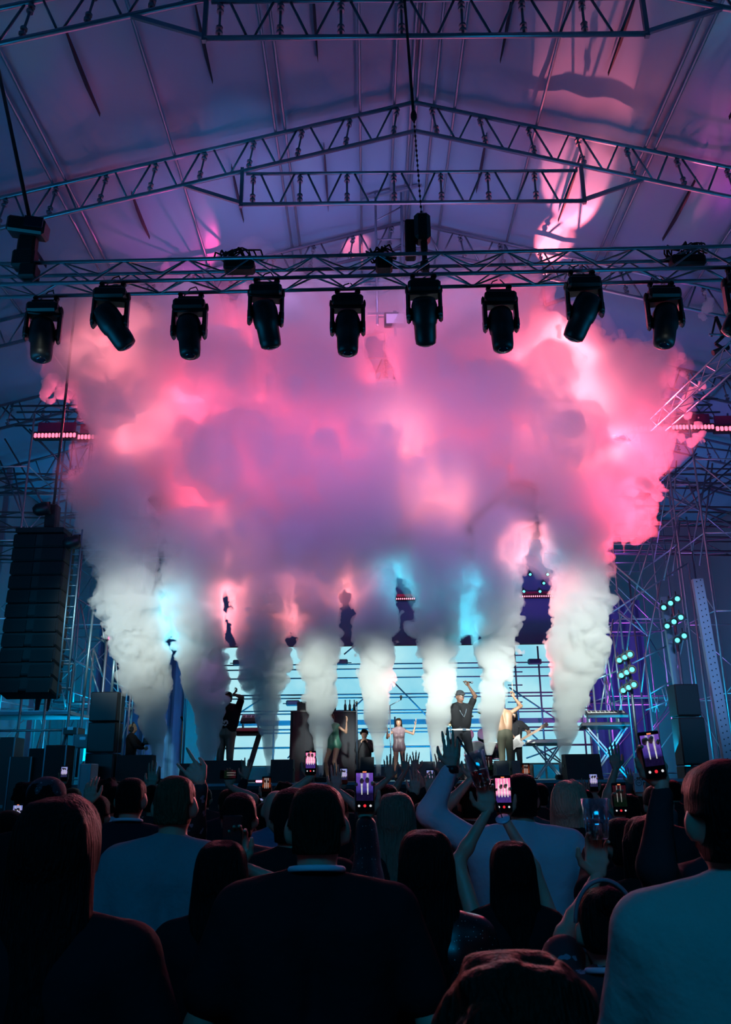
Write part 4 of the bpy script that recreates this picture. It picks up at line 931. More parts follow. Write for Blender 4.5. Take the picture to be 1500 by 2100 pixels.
CURLS = {'open': ([.12, .08, .1, .15], .10, .5), 'spread': ([.08, .05, .08, .1], .22, .9), 'grip': ([.75, .8, .85, .9], .02, .35), 'cup': ([.45, .5, .5, .55], .05, .7), 'fist': ([1.35, 1.4, 1.4, 1.4], .0, .2),
         'horns': ([.1, 1.45, 1.45, .15], .10, .3), 'relax': ([.4, .45, .5, .55], .04, .4), 'thin': ([.55, .5, .45, .4], .02, .3)}
def hand_prims(W, D, N, side, pose, s=1.0):
    """W wrist, D finger direction, N palm normal; returns rounded bones of palm, four fingers and thumb"""
    D = nrm(D); N = nrm(N - D * (N @ D)); Sd = np.cross(D, N) * side      # towards the thumb
    cur, spr, th = CURLS[pose]; pr = []; K = []
    for i, (o, l) in enumerate(((.031, .090), (.010, .094), (-.011, .090), (-.031, .082))):
        kn = W + D * l * s + Sd * o * s; K.append(kn); pr.append(('c', W + D * .014 * s + Sd * o * .45 * s, kn, .0155 * s, .0115 * s))
    pr.append(('c', K[0] - D * .03 * s, K[3] - D * .03 * s, .0125 * s, .0125 * s))
    for i, (kn, ls) in enumerate(zip(K, ((.044, .026, .022), (.049, .030, .023), (.045, .028, .023), (.035, .021, .020)))):
        an = 0; p = kn; rr = (.0092, .0082, .0074, .0062); out = spr * (1.0, .3, -.4, -1.1)[i]
        for j, l in enumerate(ls):
            an += cur[i] * (1.0, 1.1, .7)[j]
            d = nrm(D * math.cos(an) + N * math.sin(an) + Sd * out * math.cos(an)); q = p + d * l * s
            pr.append(('c', p, q, rr[j] * s * (1, 1.03, 1, .9)[i], rr[j + 1] * s * (1, 1.03, 1, .9)[i])); p = q
    b = W + D * .022 * s + Sd * .022 * s; d1 = nrm(D * .75 + Sd * (.35 + th) + N * .35); m = b + d1 * .045 * s
    d2 = nrm(D * .95 + Sd * th * .6 + N * .4); e = m + d2 * .032 * s; d3 = nrm(D + Sd * .05 + N * .4); g = e + d3 * .026 * s
    pr += [('c', b, m, .0165 * s, .0125 * s), ('c', m, e, .0115 * s, .0100 * s), ('c', e, g, .0098 * s, .0075 * s)]
    return pr
SKIN = mat('skin', (.42, .24, .17), .5, noise=.08, nscale=30); SKIND = mat('deep_brown_skin', (.10, .05, .035), .45, noise=.1, nscale=30); SKINM = mat('tan_skin', (.30, .16, .10), .5, noise=.08, nscale=30)
def hairmat(nm, col):
    m = mat(nm, col, .5, noise=.5, nscale=9, bump=.7, spec=.05); nt = m.node_tree
    n = [q for q in nt.nodes if q.type == 'TEX_NOISE'][0]; tc = [q for q in nt.nodes if q.type == 'TEX_COORD'][0]
    mp = nt.nodes.new('ShaderNodeMapping'); mp.inputs['Scale'].default_value = (14, 14, 1.2); nt.links.new(tc.outputs['Object'], mp.inputs['Vector']); nt.links.new(mp.outputs[0], n.inputs['Vector']); return m
HAIR = {'black': hairmat('black_hair', (.010, .008, .008)), 'brown': hairmat('dark_brown_hair', (.022, .014, .010)), 'blond': hairmat('blond_hair', (.42, .33, .22)), 'light': hairmat('ash_hair', (.16, .12, .09)), 'ginger': hairmat('warm_brown_hair', (.12, .05, .03))}
JEAN = mat('dark_trouser_cloth', (.012, .014, .022), .9)
def cloth(nm, col, rough=.9): return mat(nm, col, rough, noise=.12, nscale=7, bump=.5, spec=.12)
def person(loc, H, rz, label, hair='short', hairc='black', top='black_tee', sleeve='short', arms=None, group=None, fem=False, skin=None, h=.018, hh=.007, lean=(0, 0),
           head=(0, 0), legs=None, bottom=JEAN, collar=None, back_len=.45, broad=1.0, topmat=None, bare=False, shorts=False, face=False, hat=None, zbase=0.0):
    s = H / 1.76; skin = skin or SKIN
    t = thing('person', (loc[0], loc[1], zbase), label, 'person', group, rz)
    Rz = Matrix.Rotation(-rz, 3, 'Z')
    def loc_(w): v = Rz @ (Vector(w) - Vector((loc[0], loc[1], zbase))); return V3(*v)
    def U(x, y, z): return V3(x * s + lean[0] * max(0, z - .95), y * s + lean[1] * max(0, z - .95), z * s)
    sw = (.165 if fem else .185) * broad
    hc = U(0, .01, 1.635) + V3(head[0], head[1], 0)
    bp = []
    bp.append(('e', hc + V3(0, 0, .012) * s, V3(.074, .092, .098) * s, 2.35)); bp.append(('e', hc + V3(0, .035, -.055) * s, V3(.055, .058, .06) * s))
    bp.append(('c', hc + V3(0, .098, .0) * s, hc + V3(0, .112, -.028) * s, .008 * s, .014 * s))                # nose
    bp.append(('c', hc + V3(-.03, .088, .022) * s, hc + V3(.03, .088, .022) * s, .010 * s, .010 * s))        # brow
    bp.append(('c', hc + V3(-.018, .092, -.058) * s, hc + V3(.018, .092, -.058) * s, .008 * s, .008 * s))   # lips
    for q in (-1, 1): bp.append(('e', hc + V3(q * .084, -.006, -.014) * s, V3(.013, .021, .034) * s))
    bp.append(('c', U(0, -.012, 1.42), hc + V3(0, -.012, -.07) * s, (.058 if not fem else .05) * s, (.054 if not fem else .046) * s))
    bp.append(('c', U(-sw * .25, -.01, 1.475), U(-sw * .9, 0, 1.425), .045 * s, .05 * s)); bp.append(('c', U(sw * .25, -.01, 1.475), U(sw * .9, 0, 1.425), .045 * s, .05 * s))
    tor = []
    cw = sw - .085
    for q in (-1, 1):
        tor.append(('c', U(q * cw * .75, 0, 1.10), U(q * cw, 0, 1.36), (.085 if fem else .105) * s * broad ** .5, (.095 if fem else .112) * s * broad ** .5))
        tor.append(('c', U(q * .075, -.01, .93), U(q * .055, 0, 1.10), (.112 if fem else .108) * s, (.085 if fem else .105) * s))
        if fem: tor.append(('e', U(q * .075, .085, 1.27), V3(.065, .06, .065) * s))
    bp += tor
    LG = legs or [((-.09, 0, .90), (-.10, .02, .48), (-.11, -.01, .08)), ((.09, 0, .90), (.10, .02, .48), (.11, -.01, .08))]
    lp = []; ft = []
    for a, b, c in LG:
        a, b, c = V3(*a) * s, V3(*b) * s, V3(*c) * s
        lp.append(('c', a, b, (.088 if fem else .085) * s, .055 * s)); lp.append(('c', b, b + (c - b) * .35, .052 * s, .056 * s)); lp.append(('c', b + (c - b) * .35, c, .056 * s, .034 * s))
        ft.append(('c', c + V3(0, -.02, -.035) * s, c + V3(0, .15, -.045) * s, .036 * s, .028 * s))
    bp += lp + ft
    ap = []; hp = []; hands = []
    arms = arms or [{}, {}]
    for i, A in enumerate(arms):
        sd = -1 if i == 0 else 1
        Sh = U(sd * sw, 0, 1.41)
        T = loc_(A['at']) if 'at' in A else Sh + V3(sd * .07, .08, -.50) * s
        if 'rel' in A: T = Sh + V3(*A['rel']) * s
        pole = V3(*A.get('pole', (sd * .6, -.3, -1)))
        E, Wr = ik(Sh, T, .29 * s, .255 * s, pole)
        ap.append((Sh, E, Wr)); D = V3(*A['dir']) if 'dir' in A else nrm(Wr - E)
        N = V3(*A.get('n', (-sd, .2, 0)))
        # thumb towards the body side for each hand
        hs = A.get('thumb', sd)
        hp.append(hand_prims(Wr, D, N, hs, A.get('pose', 'relax'), s * 1.0))
        hands.append((Wr, nrm(D), N))
        bp.append(('c', Sh, E, (.048 if not fem else .041) * s * broad ** .5, (.038 if not fem else .033) * s)); bp.append(('c', E, E + (Wr - E) * .3, (.038 if not fem else .033) * s, (.038 if not fem else .032) * s))
        bp.append(('c', E + (Wr - E) * .3, Wr + nrm(D) * .01, (.038 if not fem else .032) * s, (.024 if not fem else .021) * s))
    V, F = blob(bp, h, .022 * s, seed=len(label))
    Vs, Fs = [V], [F]; n = len(V)
    for p in hp:
        v, f_ = blob(p, hh, .006 * s); Vs.append(v); Fs.append(f_ + n); n += len(v)
    me = npmesh('body', np.concatenate(Vs), np.concatenate(Fs), skin); link('body', me, t, False)
    # clothing
    if not bare:
        o = .014 * s; cp = [(p[0], p[1], p[2], p[3] + o, p[4] + o) if p[0] == 'c' else (p[0], p[1], p[2] + o) for p in tor]
        cp.append(('c', U(-sw * .3, -.01, 1.462), U(-sw * .95, 0, 1.42), .048 * s + o, .058 * s + o)); cp.append(('c', U(sw * .3, -.01, 1.462), U(sw * .95, 0, 1.42), .048 * s + o, .058 * s + o))
        cp.append(('c', U(0, -.01, 1.36), U(0, -.012, 1.475), .085 * s, .058 * s + o))
        for (Sh, E, Wr) in ap:
            if sleeve == 'long':
                cp += [('c', Sh, E, .058 * s + o, .046 * s + o), ('c', E, E + (Wr - E) * .88, .045 * s + o, .028 * s + o)]
            elif sleeve == 'short': cp.append(('c', Sh, Sh + (E - Sh) * .68, .058 * s + o, .052 * s + o * 1.3))
        V, F = blob(cp, h, .03 * s, noise=(.013 * s, 8, (1, 1, .4)), seed=len(label) * 3)
        link('shirt' if sleeve != 'none' else 'top', npmesh('shirt', V, F, topmat or cloth(top, TOPS[top])), t, False)
        if collar is not None:
            C = MB(); rr = .073 * s; zz = U(0, -.012, 1.525)
            if 1:
                g = lambda a: Vector((zz[0] + rr * math.cos(a), zz[1] - .012 + rr * .95 * math.sin(a), zz[2] + .012 * math.sin(a) * -1))
                C.sweep([g(2 * math.pi * k / 24) for k in range(24)], .009 * s, 8, True)
            C.build('collar', collar, t, False)
    if bottom is not None:
        o = .014 * s; lp2 = [(p[0], p[1], p[2], p[3] + o, p[4] + o) for p in (lp if not shorts else [p for p in lp if p[1][2] > .7 * s])]
        if shorts: lp2 = [('c', p[1], p[1] + (p[2] - p[1]) * .06, p[3], p[3]) for p in lp2]
        for q in (-1, 1): lp2.append(('c', U(q * .075, -.01, .93), U(q * .06, 0, 1.03), .112 * s + o, .098 * s + o))
        V, F = blob(lp2, h * 1.1, .02 * s, noise=(.006 * s, 10, (1, 1, .4))); link('trousers', npmesh('trousers', V, F, bottom), t, False)
        for p in ft:
            V, F = blob([('c', p[1], p[2], p[3] + .012 * s, p[4] + .012 * s)], h * .8, .01); link('shoe', npmesh('shoe', V, F, BLACKM), t, False)
    # hair
    hp_ = []; ck = None; am = (.006 * s, 22, (1, 1, .5))
    back = lambda X, Y, Z: np.minimum(Y - (hc[1] + .045 * s), hc[2] + .055 * s - Z)
    if hair in ('short', 'crop', 'bob', 'long', 'bun', 'curly'):
        e = {'crop': .006, 'short': .014, 'bob': .024, 'long': .022, 'bun': .012, 'curly': .04}[hair]
        hp_.append(('e', hc + V3(0, -.010, .018) * s, V3(.074 + e, .090 + e, .095 + e) * s, 2.5))
        if hair in ('crop', 'short', 'curly'):
            hp_.append(('c', hc + V3(-.024, -.035, -.02) * s, hc + V3(-.016, -.035, -.075) * s, (.052 + e) * s, (.046 + e * .3) * s)); hp_.append(('c', hc + V3(.024, -.035, -.02) * s, hc + V3(.016, -.035, -.075) * s, (.052 + e) * s, (.046 + e * .3) * s))
            lowz = -.068 if hair == 'crop' else -.085
            ck = lambda X, Y, Z: np.maximum(np.minimum(Y - (hc[1] + .035 * s), hc[2] + .05 * s - Z), np.maximum(hc[2] + lowz * s - Z, np.minimum(hc[2] + .004 * s - Z, np.abs(X - hc[0]) - .067 * s)))
            if hair == 'curly': am = (.025 * s, 26, (1, 1, 1))
        if hair == 'bun': hp_.append(('e', hc + V3(0, -.10, .09) * s, V3(.045, .045, .04) * s)); ck = lambda X, Y, Z: np.maximum(np.minimum(Y - (hc[1] + .035 * s), hc[2] + .05 * s - Z), hc[2] - .06 * s - Z)
        if hair == 'bob':
            rl = random.Random(len(label)); nl = 9
            for i_ in range(nl):
                q = -1 + 2 * i_ / (nl - 1); hp_.append(('c', hc + V3(q * .066, -.055 + .05 * q * q, .02) * s, hc + V3(q * .098, -.062 + .06 * q * q, -.14 + rl.uniform(-.02, .02)) * s, .046 * s, .024 * s))
            am = (.008 * s, 30, (1, 1, .16)); ck = back
        if hair == 'long':
            L = back_len
            rl = random.Random(len(label)); nl = 11
            for i_ in range(nl):
                q = -1 + 2 * i_ / (nl - 1); a_ = hc + V3(q * .062, -.055 + .03 * q * q, .02) * s; b_ = hc + V3(q * .088, -.085 + .04 * q * q, -.17) * s; c_ = hc + V3(q * .10 + rl.uniform(-.015, .015), -.13 + .03 * q * q + rl.uniform(-.01, .01), -L + rl.uniform(-.05, .06)) * s
                hp_.append(('c', a_, b_, .040 * s, .026 * s)); hp_.append(('c', b_, c_, .026 * s, .009 * s))
            am = (.007 * s, 34, (1, 1, .12)); ck = lambda X, Y, Z: np.minimum(Y - (hc[1] + .04 * s), hc[2] + .055 * s - Z)
        V, F = blob(hp_, h * .7, (.02 if hair not in ('long', 'bob') else .011) * s, noise=am, cut=ck, seed=len(label)); link('hair', npmesh('hair', V, F, HAIR[hairc]), t, False)
    if hat:
        V, F = blob([('e', hc + V3(0, -.005, .05) * s, V3(.098, .108, .085) * s)] + ([('c', hc + V3(-.03, .09, .045) * s, hc + V3(.03, .09, .045) * s, .03 * s, .03 * s), ('c', hc + V3(-.03, .14, .035) * s, hc + V3(.03, .14, .035) * s, .022 * s, .022 * s)] if hat[0] == 'cap' else []), h * .7, .012, cut=lambda X, Y, Z: hc[2] + .02 * s - Z)
        link('cap', npmesh('cap', V, F, hat[1]), t, False)
    if face:
        for q in (-1, 1): MB().ball(tuple(hc + V3(q * .030, .087, .005) * s), .009 * s, 8).build('eye', mat('eye_dark', (.05, .04, .04), .3), t, False)
        MB().box(tuple(hc + V3(0, .100, -.058) * s), (.045 * s, .006, .008 * s)).build('mouth', mat('lips', (.3, .06, .06), .5), t, False)
    mw = t.matrix_world
    out = []
    for Wr, D, N in hands: out.append((mw @ Vector(Wr), (mw.to_3x3() @ Vector(D)), (mw.to_3x3() @ Vector(N))))
    return t, out
TOPS = {'black_tee': (.008, .008, .010), 'navy_jacket': (.010, .012, .02), 'grey_tee': (.16, .19, .22), 'white_shirt': (.45, .48, .55), 'beige_jacket': (.34, .33, .30), 'blue_denim': (.10, .13, .22), 'dark_red_top': (.05, .01, .012), 'teal_top': (.05, .09, .10), 'charcoal_top': (.02, .02, .024)}
def patmat(nm, base, fig, scale, thr, mode='voronoi', rough=.8):
    m = mat(nm, base, rough); nt = m.node_tree; b = nt.nodes['Principled BSDF']; tc = nt.nodes.new('ShaderNodeTexCoord')
    v = nt.nodes.new('ShaderNodeTexVoronoi') ; v.inputs['Scale'].default_value = scale
    if mode == 'flower': v.feature = 'SMOOTH_F1'
    n = nt.nodes.new('ShaderNodeTexNoise'); n.inputs['Scale'].default_value = scale * 1.6; n.inputs['Detail'].default_value = 2
    ad = nt.nodes.new('ShaderNodeMath'); ad.operation = 'ADD'; mu = nt.nodes.new('ShaderNodeMath'); mu.operation = 'MULTIPLY'; mu.inputs[1].default_value = .55 if mode == 'flower' else 0.0
    nt.links.new(n.outputs['Fac'], mu.inputs[0]); nt.links.new(v.outputs['Distance'], ad.inputs[0]); nt.links.new(mu.outputs[0], ad.inputs[1])
    lt = nt.nodes.new('ShaderNodeMath'); lt.operation = 'LESS_THAN'; lt.inputs[1].default_value = thr; nt.links.new(ad.outputs[0], lt.inputs[0])
    nt.links.new(tc.outputs['Object'], v.inputs['Vector']); nt.links.new(tc.outputs['Object'], n.inputs['Vector'])
    mx = nt.nodes.new('ShaderNodeMix'); mx.data_type = 'RGBA'; mx.inputs[6].default_value = (*base, 1); mx.inputs[7].default_value = (*fig, 1)
    nt.links.new(lt.outputs[0], mx.inputs[0]); nt.links.new(mx.outputs[2], b.inputs['Base Color']); return m
FLORAL = patmat('dark_floral_print', (.012, .012, .016), (.16, .18, .24), 26, .50, 'flower')
SEQ = patmat('black_sequin_knit', (.006, .006, .008), (.9, .9, .95), 95, .10, 'dot', .3)
BANDA = patmat('patterned_bandana', (.02, .03, .04), (.10, .14, .16), 40, .45, 'flower')

# ------------------------------------------------------------------ phones
def screenmat(nm, top, mid, low, plumes, st=1.0, pw=.10):
    """the picture on a phone: sky colour, pale plumes and a dark crowd, in the screen's own coordinates"""
    m = bpy.data.materials.new(nm); m.use_nodes = True; nt = m.node_tree; N, L = nt.nodes, nt.links
    for n in list(N):
        if n.type == 'BSDF_PRINCIPLED': N.remove(n)
    e = N.new('ShaderNodeEmission'); e.inputs[1].default_value = st; L.new(e.outputs[0], N['Material Output'].inputs['Surface'])
    tc = N.new('ShaderNodeTexCoord'); sp = N.new('ShaderNodeSeparateXYZ'); L.new(tc.outputs['Generated'], sp.inputs[0])
    def M(op, a, b=None):
        n = N.new('ShaderNodeMath'); n.operation = op
        for i, x in enumerate((a, b)):
            if x is None: continue
            if isinstance(x, (int, float)): n.inputs[i].default_value = x
            else: L.new(x, n.inputs[i])
        return n.outputs[0]
    r = N.new('ShaderNodeValToRGB'); cr = r.color_ramp; cr.elements[0].position = 0.0; cr.elements[0].color = (*low, 1); cr.elements[1].position = 1.0; cr.elements[1].color = (*top, 1)
    x = cr.elements.new(.25); x.color = (*low, 1); x = cr.elements.new(.38); x.color = (*mid, 1); L.new(sp.outputs['Z'], r.inputs[0])
    no = N.new('ShaderNodeTexNoise'); no.inputs['Scale'].default_value = 9; L.new(tc.outputs['Generated'], no.inputs['Vector'])
    acc = None
    for c in plumes:
        w = M('MULTIPLY', M('SUBTRACT', sp.outputs['Z'], .2), pw); d = M('ABSOLUTE', M('SUBTRACT', sp.outputs['X'], c))
        q = M('SUBTRACT', 1.0, M('DIVIDE', d, M('ADD', w, .03))); q = M('MAXIMUM', q, 0.0); q = M('MULTIPLY', q, M('GREATER_THAN', sp.outputs['Z'], .22))
        q = M('MULTIPLY', q, M('SUBTRACT', 1.25, sp.outputs['Z'])); acc = q if acc is None else M('ADD', acc, q)
    acc = M('MINIMUM', M('MULTIPLY', acc, 1.8), 1.0)
    mx = N.new('ShaderNodeMix'); mx.data_type = 'RGBA'; mx.inputs[7].default_value = (.75, .78, .75, 1); L.new(acc, mx.inputs[0]); L.new(r.outputs[0], mx.inputs[6])
    m2 = N.new('ShaderNodeMix'); m2.data_type = 'RGBA'; m2.blend_type = 'MULTIPLY'; m2.inputs[0].default_value = .35; L.new(mx.outputs[2], m2.inputs[6])
    r2 = N.new('ShaderNodeValToRGB'); r2.color_ramp.elements[0].position = .3; r2.color_ramp.elements[1].position = .65; L.new(no.outputs['Fac'], r2.inputs[0]); L.new(r2.outputs[0], m2.inputs[7])
    L.new(m2.outputs[2], e.inputs[0]); return m
SC_A = screenmat('screen_purple', srgb(120, 80, 190), srgb(60, 50, 140), srgb(20, 15, 50), (.33, .68), 1.0)
SC_P = screenmat('screen_pink', srgb(250, 110, 170), srgb(250, 160, 200), srgb(60, 40, 110), (.2, .4, .6, .8), 1.3, .06)
SC_R = screenmat('screen_red', srgb(230, 60, 90), srgb(200, 60, 90), srgb(30, 15, 25), (.35, .65), .9)
SC_D = screenmat('screen_dim_orange', srgb(60, 15, 10), srgb(160, 70, 40), srgb(20, 6, 8), (.3, .5, .7), .7, .08)
SC_W = screenmat('screen_pale', srgb(120, 140, 220), srgb(190, 170, 230), srgb(40, 40, 80), (.25, .5, .75), .9, .08)
SC_G = screenmat('screen_dull', srgb(90, 25, 45), srgb(30, 40, 40), srgb(20, 40, 30), (.3, .6), .35, .05)
UIW = emis('screen_white_dot', (.8, .8, .85), .8); UIR = emis('screen_red_dot', (.9, .03, .05), .9); UIO = emis('screen_orange_bar', (1, .25, .1), 1.0)
def clearmat(nm, tint, gloss=.14):
    m = bpy.data.materials.new(nm); m.use_nodes = True; nt = m.node_tree; nt.nodes.remove(nt.nodes['Principled BSDF'])
    tr = nt.nodes.new('ShaderNodeBsdfTransparent'); tr.inputs[0].default_value = (*tint, 1); g = nt.nodes.new('ShaderNodeBsdfGlossy'); g.inputs['Roughness'].default_value = .08; g.inputs[0].default_value = (.9, .95, 1, 1)
    lw = nt.nodes.new('ShaderNodeLayerWeight'); lw.inputs[0].default_value = .35; mr = nt.nodes.new('ShaderNodeMapRange'); mr.inputs['To Min'].default_value = gloss; mr.inputs['To Max'].default_value = .8
    mx = nt.nodes.new('ShaderNodeMixShader'); nt.links.new(lw.outputs['Facing'], mr.inputs['Value']); nt.links.new(mr.outputs[0], mx.inputs[0]); nt.links.new(tr.outputs[0], mx.inputs[1]); nt.links.new(g.outputs[0], mx.inputs[2]); nt.links.new(mx.outputs[0], nt.nodes['Material Output'].inputs['Surface']); return m
PHB = mat('phone_black_frame', (.008, .008, .010), .25); PHW = mat('phone_pale_frame', (.6, .6, .62), .35)
def phone(c, label, scr, w=.073, hgt=.152, roll=0.0, yaw=0.0, pitch=0.0, ui=True, frame=PHB, group='phones held up in the crowd', ring=False):
    c = Vector(c); t = thing('phone', c, label, 'phone', group); M = Euler((pitch, roll, yaw)).to_matrix(); t.rotation_euler = Euler((pitch, roll, yaw))
    MB().box((0, 0, 0), (w, .009, hgt), bev=.004).build('case', frame, t, False)
    if scr is not None: MB().box((0, -.0052, .004 * 0), (w * .90, .001, hgt * .93)).build('screen', mat('black_glass', (.003, .003, .004), .1), t, False); MB().box((0, -.0060, hgt * .09), (w * .88, .0008, hgt * .66)).build('picture', scr, t, False)
    if ui:
        MB().lathe([(w * .075, 0), (w * .075, .0008)], (0, -.0058, -hgt * .36), 10, Matrix.Rotation(R(90), 3, 'X')).build('record_button', UIR, t, False)
        for s_ in (-1, 1): MB().lathe([(w * .06, 0), (w * .06, .0008)], (s_ * w * .30, -.0058, -hgt * .36), 10, Matrix.Rotation(R(90), 3, 'X')).build('round_button', UIW, t, False)
        MB().box((0, -.006, hgt * .445), (w * .2, .0008, hgt * .03)).build('timer', UIO, t, False)
    if ring:
        rg_ = MB(); n = 20; rr = w * .33
        for k in range(n):
            a0, a1 = 2 * math.pi * k / n, 2 * math.pi * (k + 1) / n; rg_.tube((rr * math.cos(a0), -.006, rr * math.sin(a0)), (rr * math.cos(a1), -.006, rr * math.sin(a1)), .0022, 5)
        for q, hh_ in ((-.5, .3), (-.2, .6), (.1, .4), (.4, .6)): rg_.box((q * rr, -.006, 0), (.003, .002, hh_ * rr))
        rg_.build('ring_mark', BLACKM, t, False)
    return t
def upright_hand(**k): return dict(dir=(0, 0, 1), **k)
def crowd(px, py_, d, label, hats=0.02, **k):
    """place a standing spectator from the top of the head in the photograph and a distance"""
    p = atd(px, py_, d); H = p.z - hats; return person((p.x, p.y), H, k.pop('rz', 0.0), label, **k), p, H
# ------------------------------------------------------------------ the band
def stand_at(px, pyfeet, Y): return at(px, pyfeet, Y)
def height_from(px, ptop, Y): return at(px, ptop, Y).z - DZ
B = dict(zbase=DZ, h=.018, hh=.007, face=True, group=None)
p = at(950, 1580, 18.7)
o, hd = person((p.x, 18.7), height_from(948, 1416, 18.7) , math.pi + .35, 'person in black cap and white belt holding a microphone up beside the sixth plume', hair=None, skin=SKIND, hat=('cap', BLACKM),
    top='black_tee', sleeve='short', broad=1.15, bottom=JEAN, legs=[((-.11, 0, .90), (-.17, .03, .48), (-.18, -.02, .08)), ((.11, 0, .90), (.15, .05, .48), (.19, .02, .08))],
    arms=[dict(at=at(962, 1408, 18.5), dir=(.3, 0, 1), pose='grip', pole=(-1, 0, -.6)), dict(rel=(.22, .10, -.42), pose='relax', pole=(1, -.3, 0))], **B)
W0, D0, N0 = hd[0]
t = thing('microphone', W0 + D0 * .08, 'microphone held up by the person in black with the white belt', 'microphone', 'handheld microphones'); c = W0 + D0 * .09 + N0 * .02
MB().tube(c + Vector((-.08, 0, .02)), c + Vector((.09, 0, 0)), .012, 8, .018).build('handle', BLACK, t); MB().ball(c + Vector((.11, 0, 0)), .027, 10).build('grille', ALUD, t)
bl = MB(); s_ = o.matrix_world
bl.sweep([Vector((math.cos(k * math.pi / 14) * .205, math.sin(k * math.pi / 14) * .145 - .01, 1.04)) for k in range(28)], .020, 8, True)
bl.build('belt', mat('white_belt', (.7, .7, .72), .5), o, False); MB().box((0, .145, 1.04), (.09, .03, .06), bev=.01).build('belt_buckle', ALU, o, False)
cp = MB()
for q in (-1, 1): cp.path([Vector((q * .10, .11, 1.50)), Vector((q * .05, .145, 1.38)), Vector((0, .155, 1.30))], .006, 6)
cp.build('necklace', ALU, o, False)
p = at(462, 1568, 18.8)
o, hd = person((p.x, 18.8), height_from(462, 1418, 18.8), math.pi - .25, 'tall person in a dark printed tee, arm bent over the head, beside the second plume', hair='short', skin=SKIND, broad=1.2, top='black_tee', sleeve='short', bottom=mat('brown_leather_trousers', (.10, .07, .06), .4, noise=.3, nscale=12),
    arms=[dict(at=at(478, 1424, 18.7), dir=(-.7, 0, .5), pose='grip', pole=(-1, .5, .2)), dict(at=at(452, 1428, 18.5), dir=(0, 0, 1), pose='grip', pole=(1, 0, -1))], **B)
pr = MB()
for q in range(9): pr.box((-.08 + .02 * q, .150, 1.24 + .05 * math.sin(q * 2.3)), (.03, .012, .05), (0, q, 0))
pr.build('chest_print', mat('pale_tee_print', (.5, .5, .55), .7), o, False)
GREEN = patmat('green_pale_bodysuit', (.07, .24, .16), (.30, .28, .16), 16, .33, 'flower', .4)
def dancer(px, pyf, ptop, Y, rz, lb, arms, suit, hairc='ginger', legs=None, lean=(0, 0), Hf=1.08):
    p = at(px, pyf, Y)
    return person((p.x, Y), height_from(px, ptop, Y) * Hf, rz, lb, hair='long', hairc=hairc, back_len=.22, fem=True, skin=mat('warm_skin', (.34, .18, .12), .45), sleeve='none', topmat=suit, bottom=suit, shorts=True, arms=arms, legs=legs, lean=lean, **B)
dancer(685, 1580, 1472, 20.0, math.pi - .2, 'dancer in a glittering green bodysuit with a bent raised arm, beside the fourth plume',
    [dict(at=at(711, 1482, 19.9), dir=(-.3, 0, 1), pose='relax', pole=(-1, 0, -.6)), dict(at=at(668, 1500, 19.8), pose='relax', pole=(.6, 0, -1))], GREEN,
    legs=[((-.09, 0, .90), (-.05, .16, .50), (-.16, .0, .08)), ((.09, 0, .90), (.20, .12, .50), (.17, -.05, .08))], lean=(.12, 0))
PINKS = patmat('pink_silver_bodysuit', (.22, .15, .17), (.09, .14, .13), 14, .33, 'flower', .4)
dancer(820, 1585, 1473, 19.6, math.pi, 'dancer in a pink lit bodysuit with arms stretched sideways, right of the fifth plume',
    [dict(at=at(852, 1487, 19.5), pose='open', pole=(0, 0, -1)), dict(at=at(796, 1495, 19.5), dir=(1, 0, 0), pose='open', pole=(.3, 0, -1))], PINKS, hairc='brown', Hf=1.0)
OLIVE = mat('olive_work_trousers', (.09, .085, .06), .85, noise=.2, nscale=10)
p = at(1040, 1585, 18.7)
o, hd = person((p.x, 18.7), height_from(1040, 1447, 18.7) * 1.12, math.pi + .3, 'shirtless person in olive trousers raising a drumstick, half hidden by the seventh plume', hair='short', hairc='black', skin=SKINM, bare=True, broad=1.1, bottom=OLIVE,
    arms=[dict(at=at(1054, 1430, 18.6), dir=(0, 0, 1), pose='grip', pole=(-1, 0, -.8)), dict(at=at(1018, 1478, 18.6), pose='relax', pole=(1, 0, -1))], lean=(.08, 0), **B)
W0, D0, N0 = hd[0]; c = W0 + D0 * .09 + N0 * .02
obj1(MB().tube(c - Vector((0, 0, .09)), c + Vector((0, 0, .24)), .008, 6, .006), 'drumstick', mat('pale_wood', (.55, .42, .28), .6), 'drumstick held up by the shirtless person', 'drumstick')
p = at(1060, 1570, 19.9)
o, hd = person((p.x, 19.9), height_from(1056, 1457, 19.9), math.pi - .4, 'guitarist in a black tee and flat cap behind the shirtless person', hair='bob', hairc='black', hat=('beanie', BLACKM), top='charcoal_top', sleeve='short',
    arms=[dict(at=at(1082, 1508, 19.6), pose='grip', pole=(-1, 0, -1), dir=(-.2, 0, 1)), dict(at=at(1060, 1520, 19.6), pose='relax', pole=(1, 0, -1), dir=(-.4, -.3, -.6))], **B)
